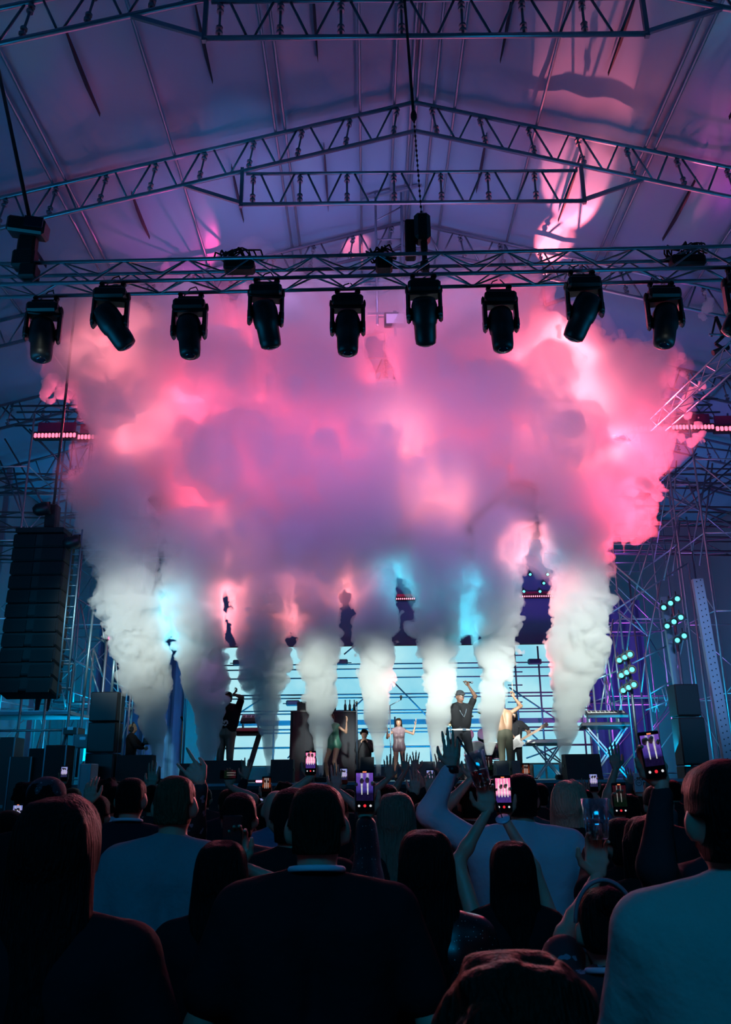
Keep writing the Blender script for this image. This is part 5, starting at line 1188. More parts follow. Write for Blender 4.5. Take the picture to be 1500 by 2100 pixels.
def guitar():
    a, b = at(1059, 1523, 19.62), at(1102, 1498, 19.62); c = a; d = (b - a).normalized(); t = thing('electric_guitar', a, 'white electric guitar with a pale pink neck held by the guitarist', 'guitar')
    an = math.atan2(d.z, d.x); M = Matrix.Rotation(-an, 3, 'Y')
    MB().prism([(-.20, -.12), (-.05, -.09), (.06, -.14), (.16, -.10), (.13, -.03), (.13, .03), (.17, .12), (.06, .12), (-.03, .08), (-.18, .13), (-.23, .02)], .05, M, c).build('body', mat('white_guitar_lacquer', (.8, .72, .72), .25), t)
    MB().box(c + M @ Vector((.40, -.02, 0)), (.58, .03, .05), M).build('neck', mat('maple_neck', (.55, .32, .22), .5), t); MB().box(c + M @ Vector((.76, -.02, .01)), (.17, .025, .08), M).build('headstock', mat('maple_neck', (.55, .32, .22)), t)
    MB().box(c + M @ Vector((-.02, -.03, 0)), (.16, .012, .14), M).build('pickguard', mat('pickguard_plastic', (.5, .45, .45), .4), t)
    MB().path([c + M @ Vector((.14, 0, .1)), at(1066, 1492, 19.72), at(1052, 1480, 19.95), at(1050, 1500, 20.1), c + M @ Vector((-.2, 0, 0))], .014, 5).build('strap', BLACKM, t)
guitar()
p = at(262, 1560, 17.7)
o, hd = person((p.x, 17.9), height_from(262, 1484, 17.9) * 1.0 + .2, math.pi * .5 + math.pi, 'pale haired person in dark clothes with headphones filming at the left edge of the stage', hair='short', hairc='blond', top='charcoal_top', sleeve='long', zbase=DZ - .2, h=.018, hh=.007, face=True,
    arms=[dict(rel=(.15, .35, -.12), pose='grip', pole=(-1, 0, -1)), dict(rel=(-.12, .35, -.28), pose='grip', pole=(1, 0, -1))])
hc = Vector((0, .01, 1.635)) * ((height_from(262, 1484, 17.9) + .2) / 1.76)
hb = MB()
hb.sweep([hc + Vector((math.cos(math.pi * k / 14) * .095, 0, math.sin(math.pi * k / 14) * .128)) for k in range(15)], .012, 6)
for q in (-1, 1): hb.tube(hc + Vector((q * .085, 0, -.005)), hc + Vector((q * .115, 0, -.005)), .042, 12)
hb.build('headphones', BLACK, o, False)
W0 = hd[0][0]; t = thing('video_camera', W0 + Vector((.1, 0, -.05)), 'black video camera held out by the person with headphones', 'camera'); c = W0 + Vector((.09, 0, .02))
MB().box(c, (.26, .13, .14), bev=.02).build('body', BLACK, t); MB().tube(c + Vector((.12, 0, 0)), c + Vector((.26, 0, 0)), .045, 12, .055).build('lens_barrel', BLACKM, t); MB().box(c + Vector((0, 0, .12)), (.18, .03, .03), bev=.01).build('handle', BLACK, t); MB().box(c + Vector((-.05, .08, .02)), (.09, .02, .06)).build('side_screen', GLASSD, t)
p = at(748, 1560, 21.5)
o, hd = person((p.x, 21.4), 1.55, math.pi, 'person with pale cheeks crouching behind the camera rig right of the microphone stand', hair='curly', hairc='black', top='charcoal_top', sleeve='long', zbase=DZ - .35, h=.02, face=True,
    arms=[dict(rel=(.10, .25, .02), pose='grip'), dict(rel=(-.10, .25, .02), pose='grip')])
# ------------------------------------------------------------------ the crowd, seen from behind
NEAR = dict(h=.013, hh=.0045)
MID = dict(h=.018, hh=.006)
def up(px, py, d, pose='open', pole=(0, -.2, -1), n=(0, 1, 0), dir=(0, 0, 1), low=.10, **k):
    """raise a hand so that its middle is seen at this place"""
    D = Vector(dir).normalized(); return dict(at=atd(px, py, d) - D * low, dir=dir, pose=pose, pole=pole, n=n, **k)
def held(px, py, d, pole, **k): return up(px, py, d, 'thin', pole, n=(0, -1, 0), dir=k.pop('dir', (0, 0, 1)), low=.105, **k)
def put_phone(hd, label, scr, i=0, dz=0.0, dx=0.0, **k):
    W_, D_, N_ = hd[i]; return phone(W_ + D_ * .105 + Vector((dx, -.032, dz)), label, scr, **k)
COLL = mat('white_collar_rib', (.45, .5, .6), .7)
o, hd = crowd(652, 1588, 2.55, 'x', hair='crop', hairc='brown', top='black_tee', sleeve='short', collar=COLL, broad=1.12, **NEAR)[0]
tag(o, 'person with cropped dark hair and black top with a white neckline, in the centre foreground')
o, hd = crowd(362, 1576, 3.65, 'x', hair='crop', hairc='ginger', top='grey_tee', sleeve='short', broad=1.1, **NEAR)[0]
tag(o, 'person with cropped hair in a plain grey tee, left foreground'); C = MB()
o, hd = crowd(1478, 1538, 2.0, 'x', hair='short', hairc='black', topmat=cloth('beige_jacket', TOPS['beige_jacket']), sleeve='long', broad=1.08, h=.013, hh=.0045,
    arms=[dict(rel=(.02, .34, -.20), pole=(-.3, 0, -1), pose='relax'), dict()])[0]
tag(o, 'tall person in a pale jacket with short dark hair filling the right foreground')
o, hd = crowd(1462, 1600, 3.05, 'x', hair='short', hairc='black', top='charcoal_top', sleeve='long', **NEAR, arms=[held(1332, 1548, 2.85, (-.2, 0, -1), thumb=-1, dir=(-.35, 0, 1)), dict()])[0]
tag(o, 'person hidden behind the tall pale jacketed one, reaching up with the large bright phone')
put_phone(hd, 'large bright phone held up at the right, beside the tallest dark head', SC_A, yaw=.05, roll=-.10)
# front left: long black hair and phone
o, hd = crowd(457, 1716, 2.95, 'x', hair='long', hairc='black', fem=True, top='black_tee', sleeve='short', back_len=.55, **NEAR, arms=[dict(), held(490, 1716, 3.1, (1, 0, -.6), thumb=1)])[0]
tag(o, 'person with long black hair right below the dark switched-off phone, left of centre')
put_phone(hd, 'dark phone without a lit picture held above the long black hair left of centre', None, i=1, ui=False, dx=-.02)
wb = hd[1][0] - hd[1][1] * .03
t = thing('bracelet', wb, 'dark bracelet on the wrist below the dark phone', 'bracelet'); c = wb; q = MB()
q.sweep([c + Vector((.030 * math.cos(math.pi * k / 12), .030 * math.sin(math.pi * k / 12), 0)) for k in range(24)], .006, 6, True)
q.build('band', BLACKM, t)
o, hd = crowd(128, 1622, 2.1, 'x', hair='long', hairc='black', fem=True, top='black_tee', sleeve='short', back_len=.6, broad=1.15, **NEAR)[0]
tag(o, 'person with long black hair filling the left foreground below the bandana')
o, hd = crowd(98, 1588, 4.6, 'x', hair='short', hairc='black', top='black_tee', hat=('band', BANDA), **MID)[0]
tag(o, 'person wearing a patterned bandana cap at the left')
o, hd = crowd(222, 1600, 6.4, 'x', hair='curly', hairc='black', top='white_shirt', sleeve='long', **MID)[0]; tag(o, 'person with curly dark hair and white shirt left of the dark jacketed one')
o, hd = crowd(272, 1584, 5.0, 'x', hair='crop', hairc='black', top='navy_jacket', sleeve='long', collar=COLL, broad=1.1, **MID)[0]; tag(o, 'person with cropped hair in a navy jacket with a white neckline, behind the grey tee')
o, hd = crowd(493, 1618, 4.3, 'x', hair='short', hairc='black', topmat=FLORAL, sleeve='long', broad=1.15, **MID, arms=[dict(at=atd(418, 1578, 3.95), dir=(-.55, .1, .6), pose='horns', pole=(-.4, 0, -1), n=(-.2, 1, .1), thumb=-1), dict()])[0]
tag(o, 'person in a dark floral shirt raising a horns hand sign at the left')
o, hd = crowd(568, 1609, 5.2, 'x', hair=None, top='blue_denim', **MID)[0]; tag(o, 'bald person behind the black floral back print')
o, hd = crowd(600, 1607, 3.6, 'x', hair='short', hairc='black', top='black_tee', broad=1.1, **MID)[0]; tag(o, 'person with white flower and bust print on a black back, behind the centre person')
pr = MB(); PRT = mat('white_back_print', (.5, .53, .6), .7)
def flower(c, r):
    for k in range(7):
        an = k * 2 * math.pi / 7; pr.box(c + Vector((math.cos(an) * r * .6, 0, math.sin(an) * r * .6)), (r, .006, r * .22), Euler((0, -an, 0)).to_matrix())
bk = -.150
flower(Vector((-.09, bk + .008, 1.40)), .045); flower(Vector((.03, bk, 1.26)), .045)
pr.prism([(-.03, -.10), (.05, -.06), (.045, .0), (.02, .05), (.03, .075), (.03, .10), (.01, .125), (-.015, .12), (-.03, .10), (-.02, .06), (-.035, .0)], .008, None, (-.07, bk - .002, 1.22))
pr.path([Vector((-.09, bk, 1.36)), Vector((-.12, bk, 1.28)), Vector((-.13, bk, 1.16))], .004, 5)
pr.build('back_print', PRT, o, False)
o, hd = crowd(812, 1620, 4.3, 'x', hair='long', hairc='light', fem=True, top='black_tee', back_len=.42, **MID)[0]; tag(o, 'person with long fair hair right of the big centre phone')
o, hd = crowd(872, 1694, 2.85, 'x', hair='long', hairc='black', fem=True, topmat=SEQ, sleeve='long', back_len=.3, **NEAR, arms=[held(747, 1610, 3.25, (-.2, 0, -1), thumb=1), dict()])[0]
tag(o, 'person in a black sequin top holding up the big centre phone')
put_phone(hd, 'bright phone in the centre showing two white plumes on purple', SC_A, roll=.0)
o, hd = crowd(1066, 1578, 4.6, 'x', hair='short', hairc='black', top='white_shirt', sleeve='long', broad=1.25, **MID, arms=[up(925, 1535, 4.6, 'open', (-1, 0, .2), thumb=1), dict()])[0]
tag(o, 'person in a white shirt, one long sleeved arm high with open hand, right of centre')
W_ = hd[0][0]; t = thing('wristwatch', W_, 'dark watch on the raised wrist of the white shirt', 'watch'); MB().lathe([(.036, -.02), (.040, -.01), (.040, .01), (.036, .02)], W_ - hd[0][1] * .01, 14).build('strap', BLACKM, t); MB().lathe([(.020, -.004), (.020, .004)], W_ + Vector((0, -.041, -.01)), 14, Matrix.Rotation(R(90), 3, 'X')).build('dial', BLACK, t)
o, hd = crowd(1047, 1718, 3.4, 'x', hair='long', hairc='black', fem=True, top='black_tee', sleeve='none', back_len=.5, **NEAR, arms=[dict(at=atd(1002, 1668, 3.5), dir=(-.1, 0, 1), pose='cup', pole=(-.6, 0, -1), n=(0, -1, 0), thumb=-1), held(1026, 1618, 3.7, (.9, 0, -.8), thumb=1)])[0]
tag(o, 'person with black hair and two bare arms raised holding a drink and the pink phone')
put_phone(hd, 'phone with a bright pink picture held right of the red drink', SC_P, i=1, yaw=-.05)
W_, D_, N_ = hd[0]
GL = clearmat('clear_glass', (.85, .94, .98), .22); WATER = clearmat('water', (.75, .92, .98), .5); REDD = clearmat('red_drink', (1, .2, .1), .1); n_ = REDD.node_tree; tl = n_.nodes.new('ShaderNodeBsdfTranslucent'); tl.inputs[0].default_value = (1, .04, .015, 1); mx_ = [q for q in n_.nodes if q.type == 'MIX_SHADER'][0]; n_.links.new(tl.outputs[0], mx_.inputs[1])
c = W_ + D_ * .12 + Vector((-.01, -.03, .0)); t = thing('cocktail_glass', c, 'wide glass with red drink and straw held up left of the pink phone', 'glass'); M = Euler((.1, -.25, 0)).to_matrix()
MB().lathe([(.030, -.01), (.036, 0), (.044, .13), (.042, .13), (.034, .006), (.004, .004)], c, 20, M).build('bowl', GL, t); MB().lathe([(.0335, .008), (.038, .055)], c, 16, M).build('drink', REDD, t)
MB().tube(c + M @ Vector((.01, 0, .02)), c + M @ Vector((-.05, 0, .21)), .004, 6).build('straw', BLACKM, t)
c = W_ + Vector((.05, -.06, -.02)); t = thing('glitter_charm', c, 'oval glittering disc dangling below the pink phone', 'charm'); MB().lathe([(.001, -.004), (.030, -.003), (.030, .003), (.001, .004)], c, 18, Euler((.55, -.3, 0)).to_matrix()).build('disc', patmat('glitter_disc', (.4, .45, .6), (.8, .3, .45), 60, .35, 'flower', .2), t); MB().tube(c, c + Vector((-.02, .02, .07)), .002, 5).build('cord', BLACKM, t)
o, hd = crowd(1164, 1596, 5.1, 'x', hair='bob', hairc='blond', fem=True, top='black_tee', rz=-.5, **MID)[0]; tag(o, 'person with a blond bob in black turning the head right')
o, hd = crowd(1234, 1800, 2.35, 'x', hair='bun', hairc='black', fem=True, topmat=FLORAL, sleeve='short', collar=COLL, **NEAR, arms=[dict(at=atd(1228, 1800, 2.62), dir=(0, .0, 1), pose='cup', pole=(-.9, 0, -.6), n=(0, -1, 0), thumb=-1), dict()])[0]
tag(o, 'person with dark hair and pale hairband below the water glass, lower right')
hc = Vector((0, .01, 1.635)) * ((atd(1234, 1800, 2.35).z - .02) / 1.76); q = MB()
q.sweep([hc + Vector((-math.cos(math.pi * k / 20) * .084, -.02, .018 + math.sin(math.pi * k / 20) * .108)) for k in range(21)], .006, 6)
q.build('hairband', mat('pale_hairband', (.10, .13, .16), .6), o, False)
W_, D_, N_ = hd[0]; c = W_ + D_ * .115 + Vector((0, -.035, .0)); t = thing('tumbler', c, 'clear ribbed tumbler half full of water held up in the right foreground', 'glass')
MB().lathe([(.028, 0), (.033, .004), (.043, .12), (.041, .12), (.031, .008), (.002, .006)], c, 24).build('glass', GL, t); MB().lathe([(.031, .010), (.036, .06)], c, 20).build('water', WATER, t)
q = MB()
for k in range(12): an = k * math.pi / 6; q.tube(c + Vector((.0335 * math.cos(an), .0335 * math.sin(an), .01)), c + Vector((.0405 * math.cos(an), .0405 * math.sin(an), .085)), .0016, 4)
q.build('rib', GL, t)
o, hd = crowd(1055, 1962, 1.12, 'x', hair='curly', hairc='brown', top='charcoal_top', sleeve='long', h=.011, hh=.006, collar=COLL)[0]; tag(o, 'person with tousled dark hair at the very bottom of the photo, nearest the camera')
o, hd = crowd(1326, 1666, 3.5, 'x', hair='bob', hairc='black', fem=True, top='black_tee', **MID)[0]; tag(o, 'person with dark bobbed hair left of the tall person in the pale jacket')
# middle and far spectators: head px, top py, distance, hair, hair colour, clothes, raised arms, label, phones
SP = [
 (1345, 1604, 5.6, 'short', 'brown', 'charcoal_top', [], 'person with short dark hair just left of the tall person in the pale jacket'),
 (1285, 1622, 6.0, 'short', 'black', 'blue_denim', [('h', 1263, 1532, 6.0, 'open', 0)], 'person in a blue denim sleeve raising a closed hand beside the large bright phone'),
 (1192, 1612, 6.8, 'short', 'black', 'charcoal_top', [('p', 1216, 1600, 7.2, SC_W, 1, 'small phone with a pale picture right of the blond bob')], 'person hidden behind the blond bob holding the small pale phone'),
 (1275, 1668, 3.9, 'short', 'black', 'black_tee', [('p', 1268, 1634, 4.2, SC_G, 0, 'dull red phone between the blond bob and the dark bobbed hair')], 'person with dark hair holding the dull red phone'),
 (1318, 1625, 7.0, 'short', 'brown', 'teal_top', [('r', 1308, 1601, 7.0, None, 1, 'pale phone back with a round ring mark held below the large bright phone')], 'person in a teal top holding the pale phone with a ring mark'),
 (1105, 1602, 8.5, 'short', 'black', 'charcoal_top', [('p', 1140, 1582, 7.6, SC_R, 1, 'small phone with a red picture at the foot of the rightmost plume')], 'person with dark hair left of the small red phone picture'),
 (1086, 1612, 7.3, 'bun', 'brown', 'teal_top', [('p', 1078, 1580, 7.4, SC_D, 0, 'phone with a dim orange picture left of the small red one')], 'person with a bun holding the dim orange phone near the white keyboard'),
 (1015, 1592, 7.0, 'short', 'black', 'navy_jacket', [('p', 1003, 1556, 6.6, SC_G, 0, 'dull phone just above the pink phone')], 'person holding the dull phone above the pink phone'),
 (965, 1600, 5.6, 'short', 'black', 'dark_red_top', [('h', 968, 1565, 5.4, 'grip', 0)], 'person in a dark red top raising a bent hand left of the red drink'),
 (905, 1612, 8.2, 'short', 'brown', 'charcoal_top', [('p', 882, 1590, 8.2, SC_W, 0, 'phone showing bright streaks between the spread hands'), ('h', 897, 1548, 8.4, 'spread', 1)], 'person with one small spread hand left of the raised white sleeve'),
 (850, 1608, 8.6, 'short', 'black', 'charcoal_top', [('h', 832, 1562, 8.6, 'spread', 0), ('h', 851, 1559, 8.6, 'spread', 1)], 'person raising two spread hands before the pink lit dancer'),
 (795, 1604, 7.0, 'short', 'black', 'teal_top', [('h', 798, 1572, 6.9, 'open', 0)], 'person raising one straight hand right of the big centre phone'),
 (868, 1640, 6.0, 'short', 'black', 'dark_red_top', [('h', 852, 1600, 6.0, 'open', 0), ('h', 882, 1598, 6.0, 'relax', 1)], 'person in a dark red top with both forearms up behind the fair hair'),
 (690, 1625, 6.2, 'short', 'black', 'charcoal_top', [('h', 690, 1592, 6.1, 'open', 1)], 'person raising one hand just left of the big centre phone'),
 (640, 1600, 5.8, 'short', 'black', 'black_tee', [('p', 638, 1560, 5.7, SC_P, 0, 'phone with a blue and pink picture held up left of the dancer in green')], 'person hidden behind the centre head holding up the blue and pink phone'),
 (715, 1615, 8.4, 'short', 'brown', 'charcoal_top', [('p', 719, 1548, 8.0, SC_W, 0, 'tiny phone above the big centre phone')], 'person holding the tiny phone above the big centre phone'),
 (585, 1606, 8.6, 'curly', 'brown', 'charcoal_top', [], 'person with frizzy hair before the fourth plume'),
 (548, 1640, 6.2, 'short', 'black', 'black_tee', [('p', 551, 1603, 6.6, SC_D, 0, 'phone with an orange picture below the third plume')], 'person holding the orange phone below the third plume'),
 (520, 1628, 8.0, 'short', 'black', 'charcoal_top', [('h', 508, 1560, 8.0, 'spread', 0), ('p', 523, 1612, 9.0, SC_W, 1, 'tiny pale phone left of the orange one')], 'person raising a thin spread hand below the left keyboards'),
 (470, 1614, 7.4, 'short', 'brown', 'navy_jacket', [('l', 470, 1584, 7.4, SC_G, 1, 'phone held sideways above the dark floral shirt')], 'person holding a phone sideways behind the dark floral shirt'),
 (318, 1605, 6.6, 'bun', 'black', 'charcoal_top', [('h', 314, 1588, 6.6, 'open', 0)], 'person with an open hand raised beside the cropped head of the grey tee'),
 (200, 1625, 5.4, 'short', 'black', 'black_tee', [('h', 186, 1614, 5.3, 'relax', 0)], 'person raising a thin dark arm between bandana and curly head'),
 (150, 1612, 8.6, 'short', 'black', 'charcoal_top', [('p', 134, 1582, 8.8, SC_W, 0, 'tiny phone with white streaks right of the bandana')], 'person holding the tiny phone right of the bandana'),
 (22, 1655, 5.6, 'short', 'black', 'black_tee', [('p', 25, 1634, 6.2, SC_W, 1, 'phone with white streaks at the left edge of the photo')], 'person holding a phone at the left edge of the photo'),
 (60, 1606, 7.4, 'curly', 'black', 'charcoal_top', [], 'person with round curly hair left of the bandana'),
 (540, 1622, 10.5, 'short', 'brown', 'charcoal_top', [], 'small head seen between the orange phone and the floral shirt'),
 (760, 1598, 10.0, 'short', 'black', 'charcoal_top', [], 'small dark head above the fair hair near the stage'),
 (945, 1602, 10.5, 'short', 'brown', 'teal_top', [('h', 940, 1577, 10.4, 'open', 0)], 'small figure with a raised arm between white sleeve and red drink'),
 (1240, 1604, 9.4, 'short', 'black', 'charcoal_top', [('h', 1186, 1574, 8.6, 'open', 0)], 'small figure with an open hand left of the big black monitor speaker'),
 (1180, 1600, 11.0, 'short', 'black', 'charcoal_top', [], 'small head in front of the big black monitor speaker'),
 (1300, 1606, 10.6, 'bun', 'brown', 'teal_top', [('h', 1296, 1577, 10.2, 'spread', 0)], 'small figure with a spread hand under the large bright phone'),
 (1378, 1596, 9.4, 'short', 'black', 'charcoal_top', [], 'small dark head at the right between the jacket and the scaffold foot'),
 (1030, 1604, 11.5, 'short', 'brown', 'charcoal_top', [], 'small head under the grey monitor speakers'),
 (620, 1607, 11.5, 'short', 'black', 'teal_top', [], 'small head left of the centre head near the stage'),
 (420, 1612, 9.6, 'short', 'black', 'charcoal_top', [], 'small head between grey tee and dark floral shirt'),
 (250, 1604, 11.0, 'short', 'brown', 'charcoal_top', [], 'small head at the foot of the black speaker tower'),
]
for i, (px, top, d, hr, hc_, tp, ar, lb) in enumerate(SP):
    A_ = [dict(), dict()]
    for q in ar:
        si = q[5]; sd = -1 if si == 0 else 1
        if q[0] == 'h': A_[si] = up(q[1], q[2], q[3], q[4], (sd, -.1, -.7), thumb=sd * (1 if i % 2 else -1))
        else: A_[si] = held(q[1], q[2] + 4, q[3], (sd, -.1, -.8), thumb=sd)
    fem = hr == 'bun'
    hh = .006 if d < 7 else .008
    (o, hd), p, H = crowd(px, top, d, 'x', hair=hr, hairc=hc_, top=tp, sleeve=('short', 'long')[i % 3 == 0], fem=fem, h=.018 if d < 7 else .022, hh=hh, arms=A_, group='spectators in the middle of the crowd')
    tag(o, lb)
    for q in ar:
        if q[0] == 'p': put_phone(hd, q[6], q[4], i=q[5], ui=d < 6)
        if q[0] == 'r': put_phone(hd, q[6], None, i=q[5], ui=False, frame=PHW, ring=True)
        if q[0] == 'l': W_, D_, N_ = hd[q[5]]; phone(W_ + D_ * .105 + Vector((0, -.032, 0)), q[6], q[4], roll=R(90), ui=False)
for q in [x for x in bpy.data.objects if x.type == 'EMPTY' and x.name.startswith('person') and 'foreground' in x.get('label', '')]: q['group'] = 'spectators in the foreground'
p = at(84, 1478, 18.3); o, hd = person((p.x, 18.3), 1.72, 0, 'dark crew member leaning over the gallery rail at the left', hair='short', hairc='black', top='charcoal_top', sleeve='long', zbase=at(100, 1462, 17.8).z + .03 - 0.0, h=.022, arms=[dict(rel=(-.1, .3, -.3)), dict()])
# ------------------------------------------------------------------ carbon dioxide plumes and the cloud they feed
def smoke_mesh(name, balls, h, amps, m, z0=None, seed=1):
    """balls: (x,y,z,r) rows; implicit union carved by billowy noise"""
    B = np.array(balls, float); pad = 0.5 + sum(a for a, f_ in amps)
    lo = (B[:, :3] - B[:, 3:]).min(0) - pad; hi = (B[:, :3] + B[:, 3:]).max(0) + pad
    n = np.ceil((hi - lo) / h).astype(int) + 1
    f = np.full(tuple(n), 9.0, np.float32)
    ax = [lo[k] + np.arange(n[k]) * h for k in range(3)]
    for x, y, z, r in B:
        sl = []; loc = []
        for k, c in enumerate((x, y, z)):
            a = max(0, int((c - r * 1.6 - pad - lo[k]) / h)); b = min(n[k], int((c + r * 1.6 + pad - lo[k]) / h) + 2); sl.append(slice(a, b)); loc.append(ax[k][a:b])
        d = np.sqrt(((loc[0] - x) ** 2)[:, None, None] + ((loc[1] - y) ** 2)[None, :, None] + ((loc[2] - z) ** 2)[None, None, :]) - r
        g = f[tuple(sl)]; k_ = 0.35 * r
        hh = np.clip(0.5 + 0.5 * (g - d) / k_, 0, 1); f[tuple(sl)] = g * (1 - hh) + d * hh - k_ * hh * (1 - hh)
    near = np.abs(f) < pad + 0.3
    ii = np.nonzero(near); P = [ax[k][ii[k]] for k in range(3)]
    o = 0
    for t, (a, fr) in enumerate(amps): o = o + a * (0.42 - np.abs(vnoise(P, fr, seed + t)) * 1.6)
    if z0 is not None: o = o * np.clip((P[2] - z0) / 2.2, .08, 1.0)
    f[ii] += o.astype(np.float32)
    f[[0, -1]] = 1; f[:, [0, -1]] = 1; f[:, :, [0, -1]] = 1
    V, F = surfnet(f, lo, h)
    return npmesh(name, V, F, m)
def volgrad(name, z0, d0, z1, d1, aniso):
    m = volmat(name, d0, (1, 1, 1), aniso); nt = m.node_tree; v = [n for n in nt.nodes if n.type == 'VOLUME_SCATTER'][0]
    g = nt.nodes.new('ShaderNodeNewGeometry'); sp = nt.nodes.new('ShaderNodeSeparateXYZ'); mr = nt.nodes.new('ShaderNodeMapRange'); mr.interpolation_type = 'SMOOTHSTEP'
    mr.inputs['From Min'].default_value = z0; mr.inputs['From Max'].default_value = z1; mr.inputs['To Min'].default_value = d0; mr.inputs['To Max'].default_value = d1
    nt.links.new(g.outputs['Position'], sp.inputs[0]); nt.links.new(sp.outputs['Z'], mr.inputs['Value']); nt.links.new(mr.outputs[0], v.inputs['Density']); return m
JETS = []   # (base px, [(px,py,halfwidth px)...]) read along each plume
M_PL = volgrad('plume_vapour', at(750, 1330, 17.7).z, 8.0, at(750, 1150, 17.6).z, 1.4, 0.2)
M_CL = volmat('cloud_vapour', 2.0, (1, 1, 1), 0.35)
PLN = ['far left', 'second from left', 'third from left', 'fourth from left', 'fourth from right', 'third from right', 'second from right', 'far right']
PLX = ['broad white vapour plume rising right of the headphone wearer, leftmost of the eight', 'dim grey vapour plume left of the tall singer in the dark tee',
 'grey pink-lit vapour plume in front of the left keyboards', 'pale vapour plume between the two halves of the DJ table',
 'white vapour plume with pink right rim beside the dancer with outstretched arms', 'bright white vapour plume left of the singer in the white belt',
 'bright white vapour plume in front of the shirtless performer', 'broad white vapour plume in front of the white keyboard, rightmost of the eight']
def lerp_path(P, t):
    n = len(P) - 1; i = min(n - 1, int(t * n)); u = t * n - i
    return [P[i][k] * (1 - u) + P[i + 1][k] * u for k in range(3)]
for j, P in enumerate(PL):
    rg = random.Random(100 + j); balls = []
    N = 64
    for i in range(N):
        t = (i / (N - 1)) ** 1.15
        x, y, w = lerp_path(P, t); c = at(x, y, 17.7 - 0.3 * t); s = 86.0
        r = max(0.06, w / s * (0.80 + 0.20 * min(1.0, t * 2.5)))
        if r < 0.24: balls.append((c.x, c.y, c.z, r)); continue
        balls.append((c.x, c.y, c.z, r * 0.72))
        for q in range(5):
            a = rg.uniform(0, 2 * math.pi); rr = r * rg.uniform(0.22, 0.42)
            balls.append((c.x + math.cos(a) * (r - rr) * rg.uniform(.8, 1.12), c.y + math.sin(a) * (r - rr), c.z + rg.uniform(-.1, .1), rr))
    me = smoke_mesh('vapour_plume', balls, 0.036, ((0.12, 2.0), (0.10, 4.6), (0.06, 10.0), (0.03, 21.0)), M_PL, z0=balls[0][2], seed=3 + j)
    o = link('vapour_plume', me); tag(o, PLX[j], 'smoke', 'eight vapour plumes along the stage front'); rehome(o)
# the cloud: blobs (px, py, radius px, Y)
CL = [(450, 1130, 60, 17.8), (585, 1140, 62, 17.8), (700, 1130, 60, 17.8), (835, 1110, 45, 17.8), (965, 1170, 75, 17.8), (955, 1245, 48, 17.8), (580, 1210, 34, 17.7), (250, 1020, 85, 17.6), (230, 930, 80, 17.6), (260, 820, 95, 17.5), (210, 740, 85, 17.3), (170, 670, 60, 17.2), (330, 720, 95, 17.4), (250, 650, 70, 17), (370, 900, 120, 17.6), (400, 1020, 100, 17.8),
      (400, 650, 80, 17), (470, 780, 120, 17.4), (520, 930, 120, 17.7), (540, 1060, 90, 17.8), (560, 670, 100, 17), (640, 800, 120, 17.4), (650, 960, 120, 17.6), (650, 1090, 80, 17.8),
      (690, 660, 90, 17), (760, 860, 110, 17.4), (780, 1010, 110, 17.7), (770, 1110, 60, 17.9), (870, 740, 95, 17.2), (900, 880, 120, 17.4), (900, 1020, 110, 17.7), (900, 1120, 80, 17.9), (960, 680, 95, 17),
      (1010, 800, 110, 17.3), (1020, 930, 95, 17.5), (1030, 1050, 75, 17.8), (1080, 700, 75, 17.1), (1130, 790, 105, 17.3), (1170, 900, 100, 17.4), (1190, 1010, 90, 17.7), (1190, 1100, 70, 17.9),
      (1240, 760, 90, 17.2), (1290, 860, 85, 17.3), (1320, 800, 70, 17.2), (1300, 950, 60, 17.4), (1260, 1040, 45, 17.6), (1200, 700, 55, 17.1), (1330, 900, 50, 17.3), (1285, 1075, 22, 17.6), (1050, 620, 55, 16.9), (830, 640, 60, 17), (1335, 985, 26, 17.4)]
balls = []
rg = random.Random(5)
for px, py, rp, Y in CL:
    for q in range(3):
        x = px + rg.uniform(-.35, .35) * rp; y = py + rg.uniform(-.35, .35) * rp; c = at(x, y, Y + rg.uniform(-0.8, 0.8))
        balls.append((c.x, c.y, c.z, rp / 84.0 * rg.uniform(.6, .85)))
me = smoke_mesh('smoke_cloud', balls, 0.08, ((0.35, 0.7), (0.26, 1.6), (0.17, 3.6), (0.09, 8.0)), M_CL, seed=30)
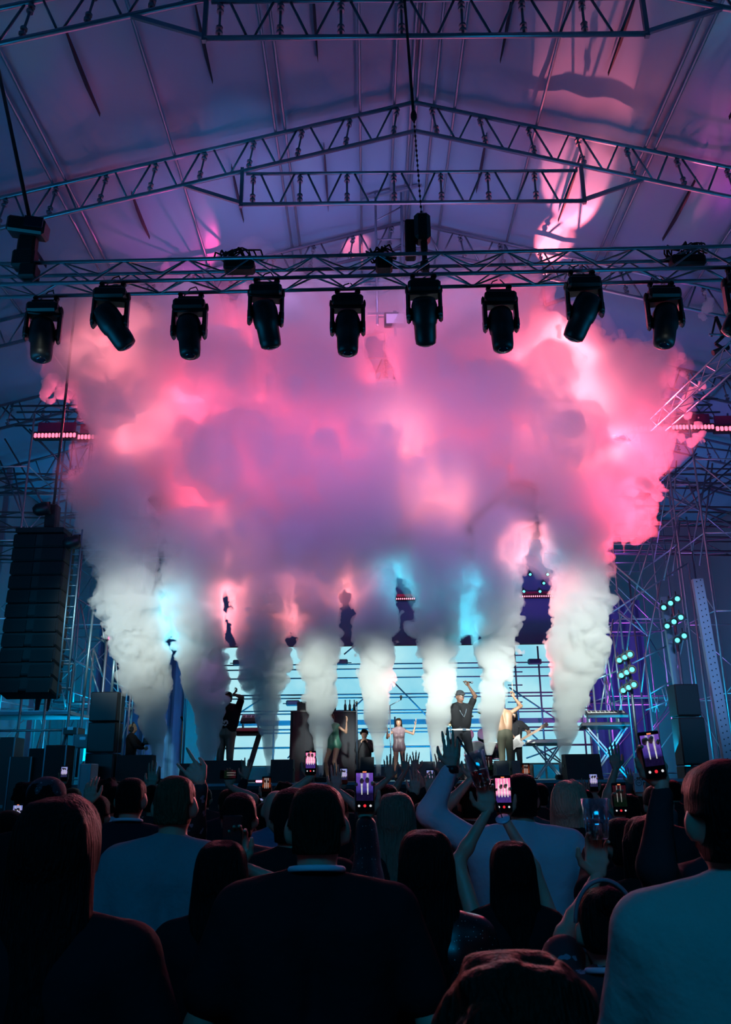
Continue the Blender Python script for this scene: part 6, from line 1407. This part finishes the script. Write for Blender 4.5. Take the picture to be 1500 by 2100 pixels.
o = link('smoke_cloud', me); tag(o, 'wide pink and purple cloud of smoke hanging over the stage above the plumes', 'smoke cloud', kind='stuff'); rehome(o)
cloud_o = o
hb = [(b[0], b[1] , b[2] + .15, b[3] * 1.45) for b in balls[::2] if b[2] > 5.2]
me = smoke_mesh('thin_haze', hb, 0.14, ((0.5, 0.5), (0.25, 1.3), (0.12, 3.0)), volmat('haze_vapour', 0.16, (1, 1, 1), 0.35), seed=44)
q_ = bpy.data.objects.new('thin_haze', me); COL.objects.link(q_); q_.parent = cloud_o; q_.location = -cloud_o.location
WISPS = [('small curling pink wisp of smoke above the left strip of square pink lamps', [(100, 790, 14), (92, 810, 10), (112, 775, 10), (125, 805, 12), (140, 790, 12), (133, 812, 8), (148, 778, 8), (104, 822, 6)]),
         ('tiny round pink puff just left of the cloud near its left edge', [(183, 827, 6), (179, 822, 4)]),
         ('pink wisp of smoke drifting above the right truss tower under the canopy', [(1450, 632, 12), (1456, 618, 8), (1441, 648, 7), (1448, 604, 5)]),
         ('ragged pink wisp beside the right strip of square pink lamps', [(1410, 820, 12), (1402, 835, 9), (1418, 802, 9), (1440, 790, 9), (1412, 850, 8), (1430, 868, 7)]),
         ('thin pink wisp hanging below the right strip of square pink lamps', [(1400, 900, 8), (1415, 906, 8), (1432, 900, 8), (1440, 890, 6), (1385, 893, 6)]),
         ('ragged pink tail of smoke torn off the lower right of the cloud', [(1330, 1000, 12), (1345, 1012, 9), (1352, 1022, 6), (1318, 990, 14), (1340, 975, 10), (1300, 1010, 9), (1310, 1030, 8)])]
M_WI = volmat('wisp_vapour', 9.0, (1, 1, 1), 0.3)
for j, (lb, L) in enumerate(WISPS):
    b = []
    for x, y, r_ in L:
        c = at(x, y, 17.6 + rg.uniform(-.1, .1)); b.append((c.x, c.y, c.z, r_ / 86.0))
    me = smoke_mesh('smoke_wisp', b, 0.025, ((0.06, 4.0), (0.04, 9.0), (0.02, 20)), M_WI, seed=60 + j)
    o = link('smoke_wisp', me); tag(o, lb, 'smoke', 'stray wisps of smoke'); rehome(o)
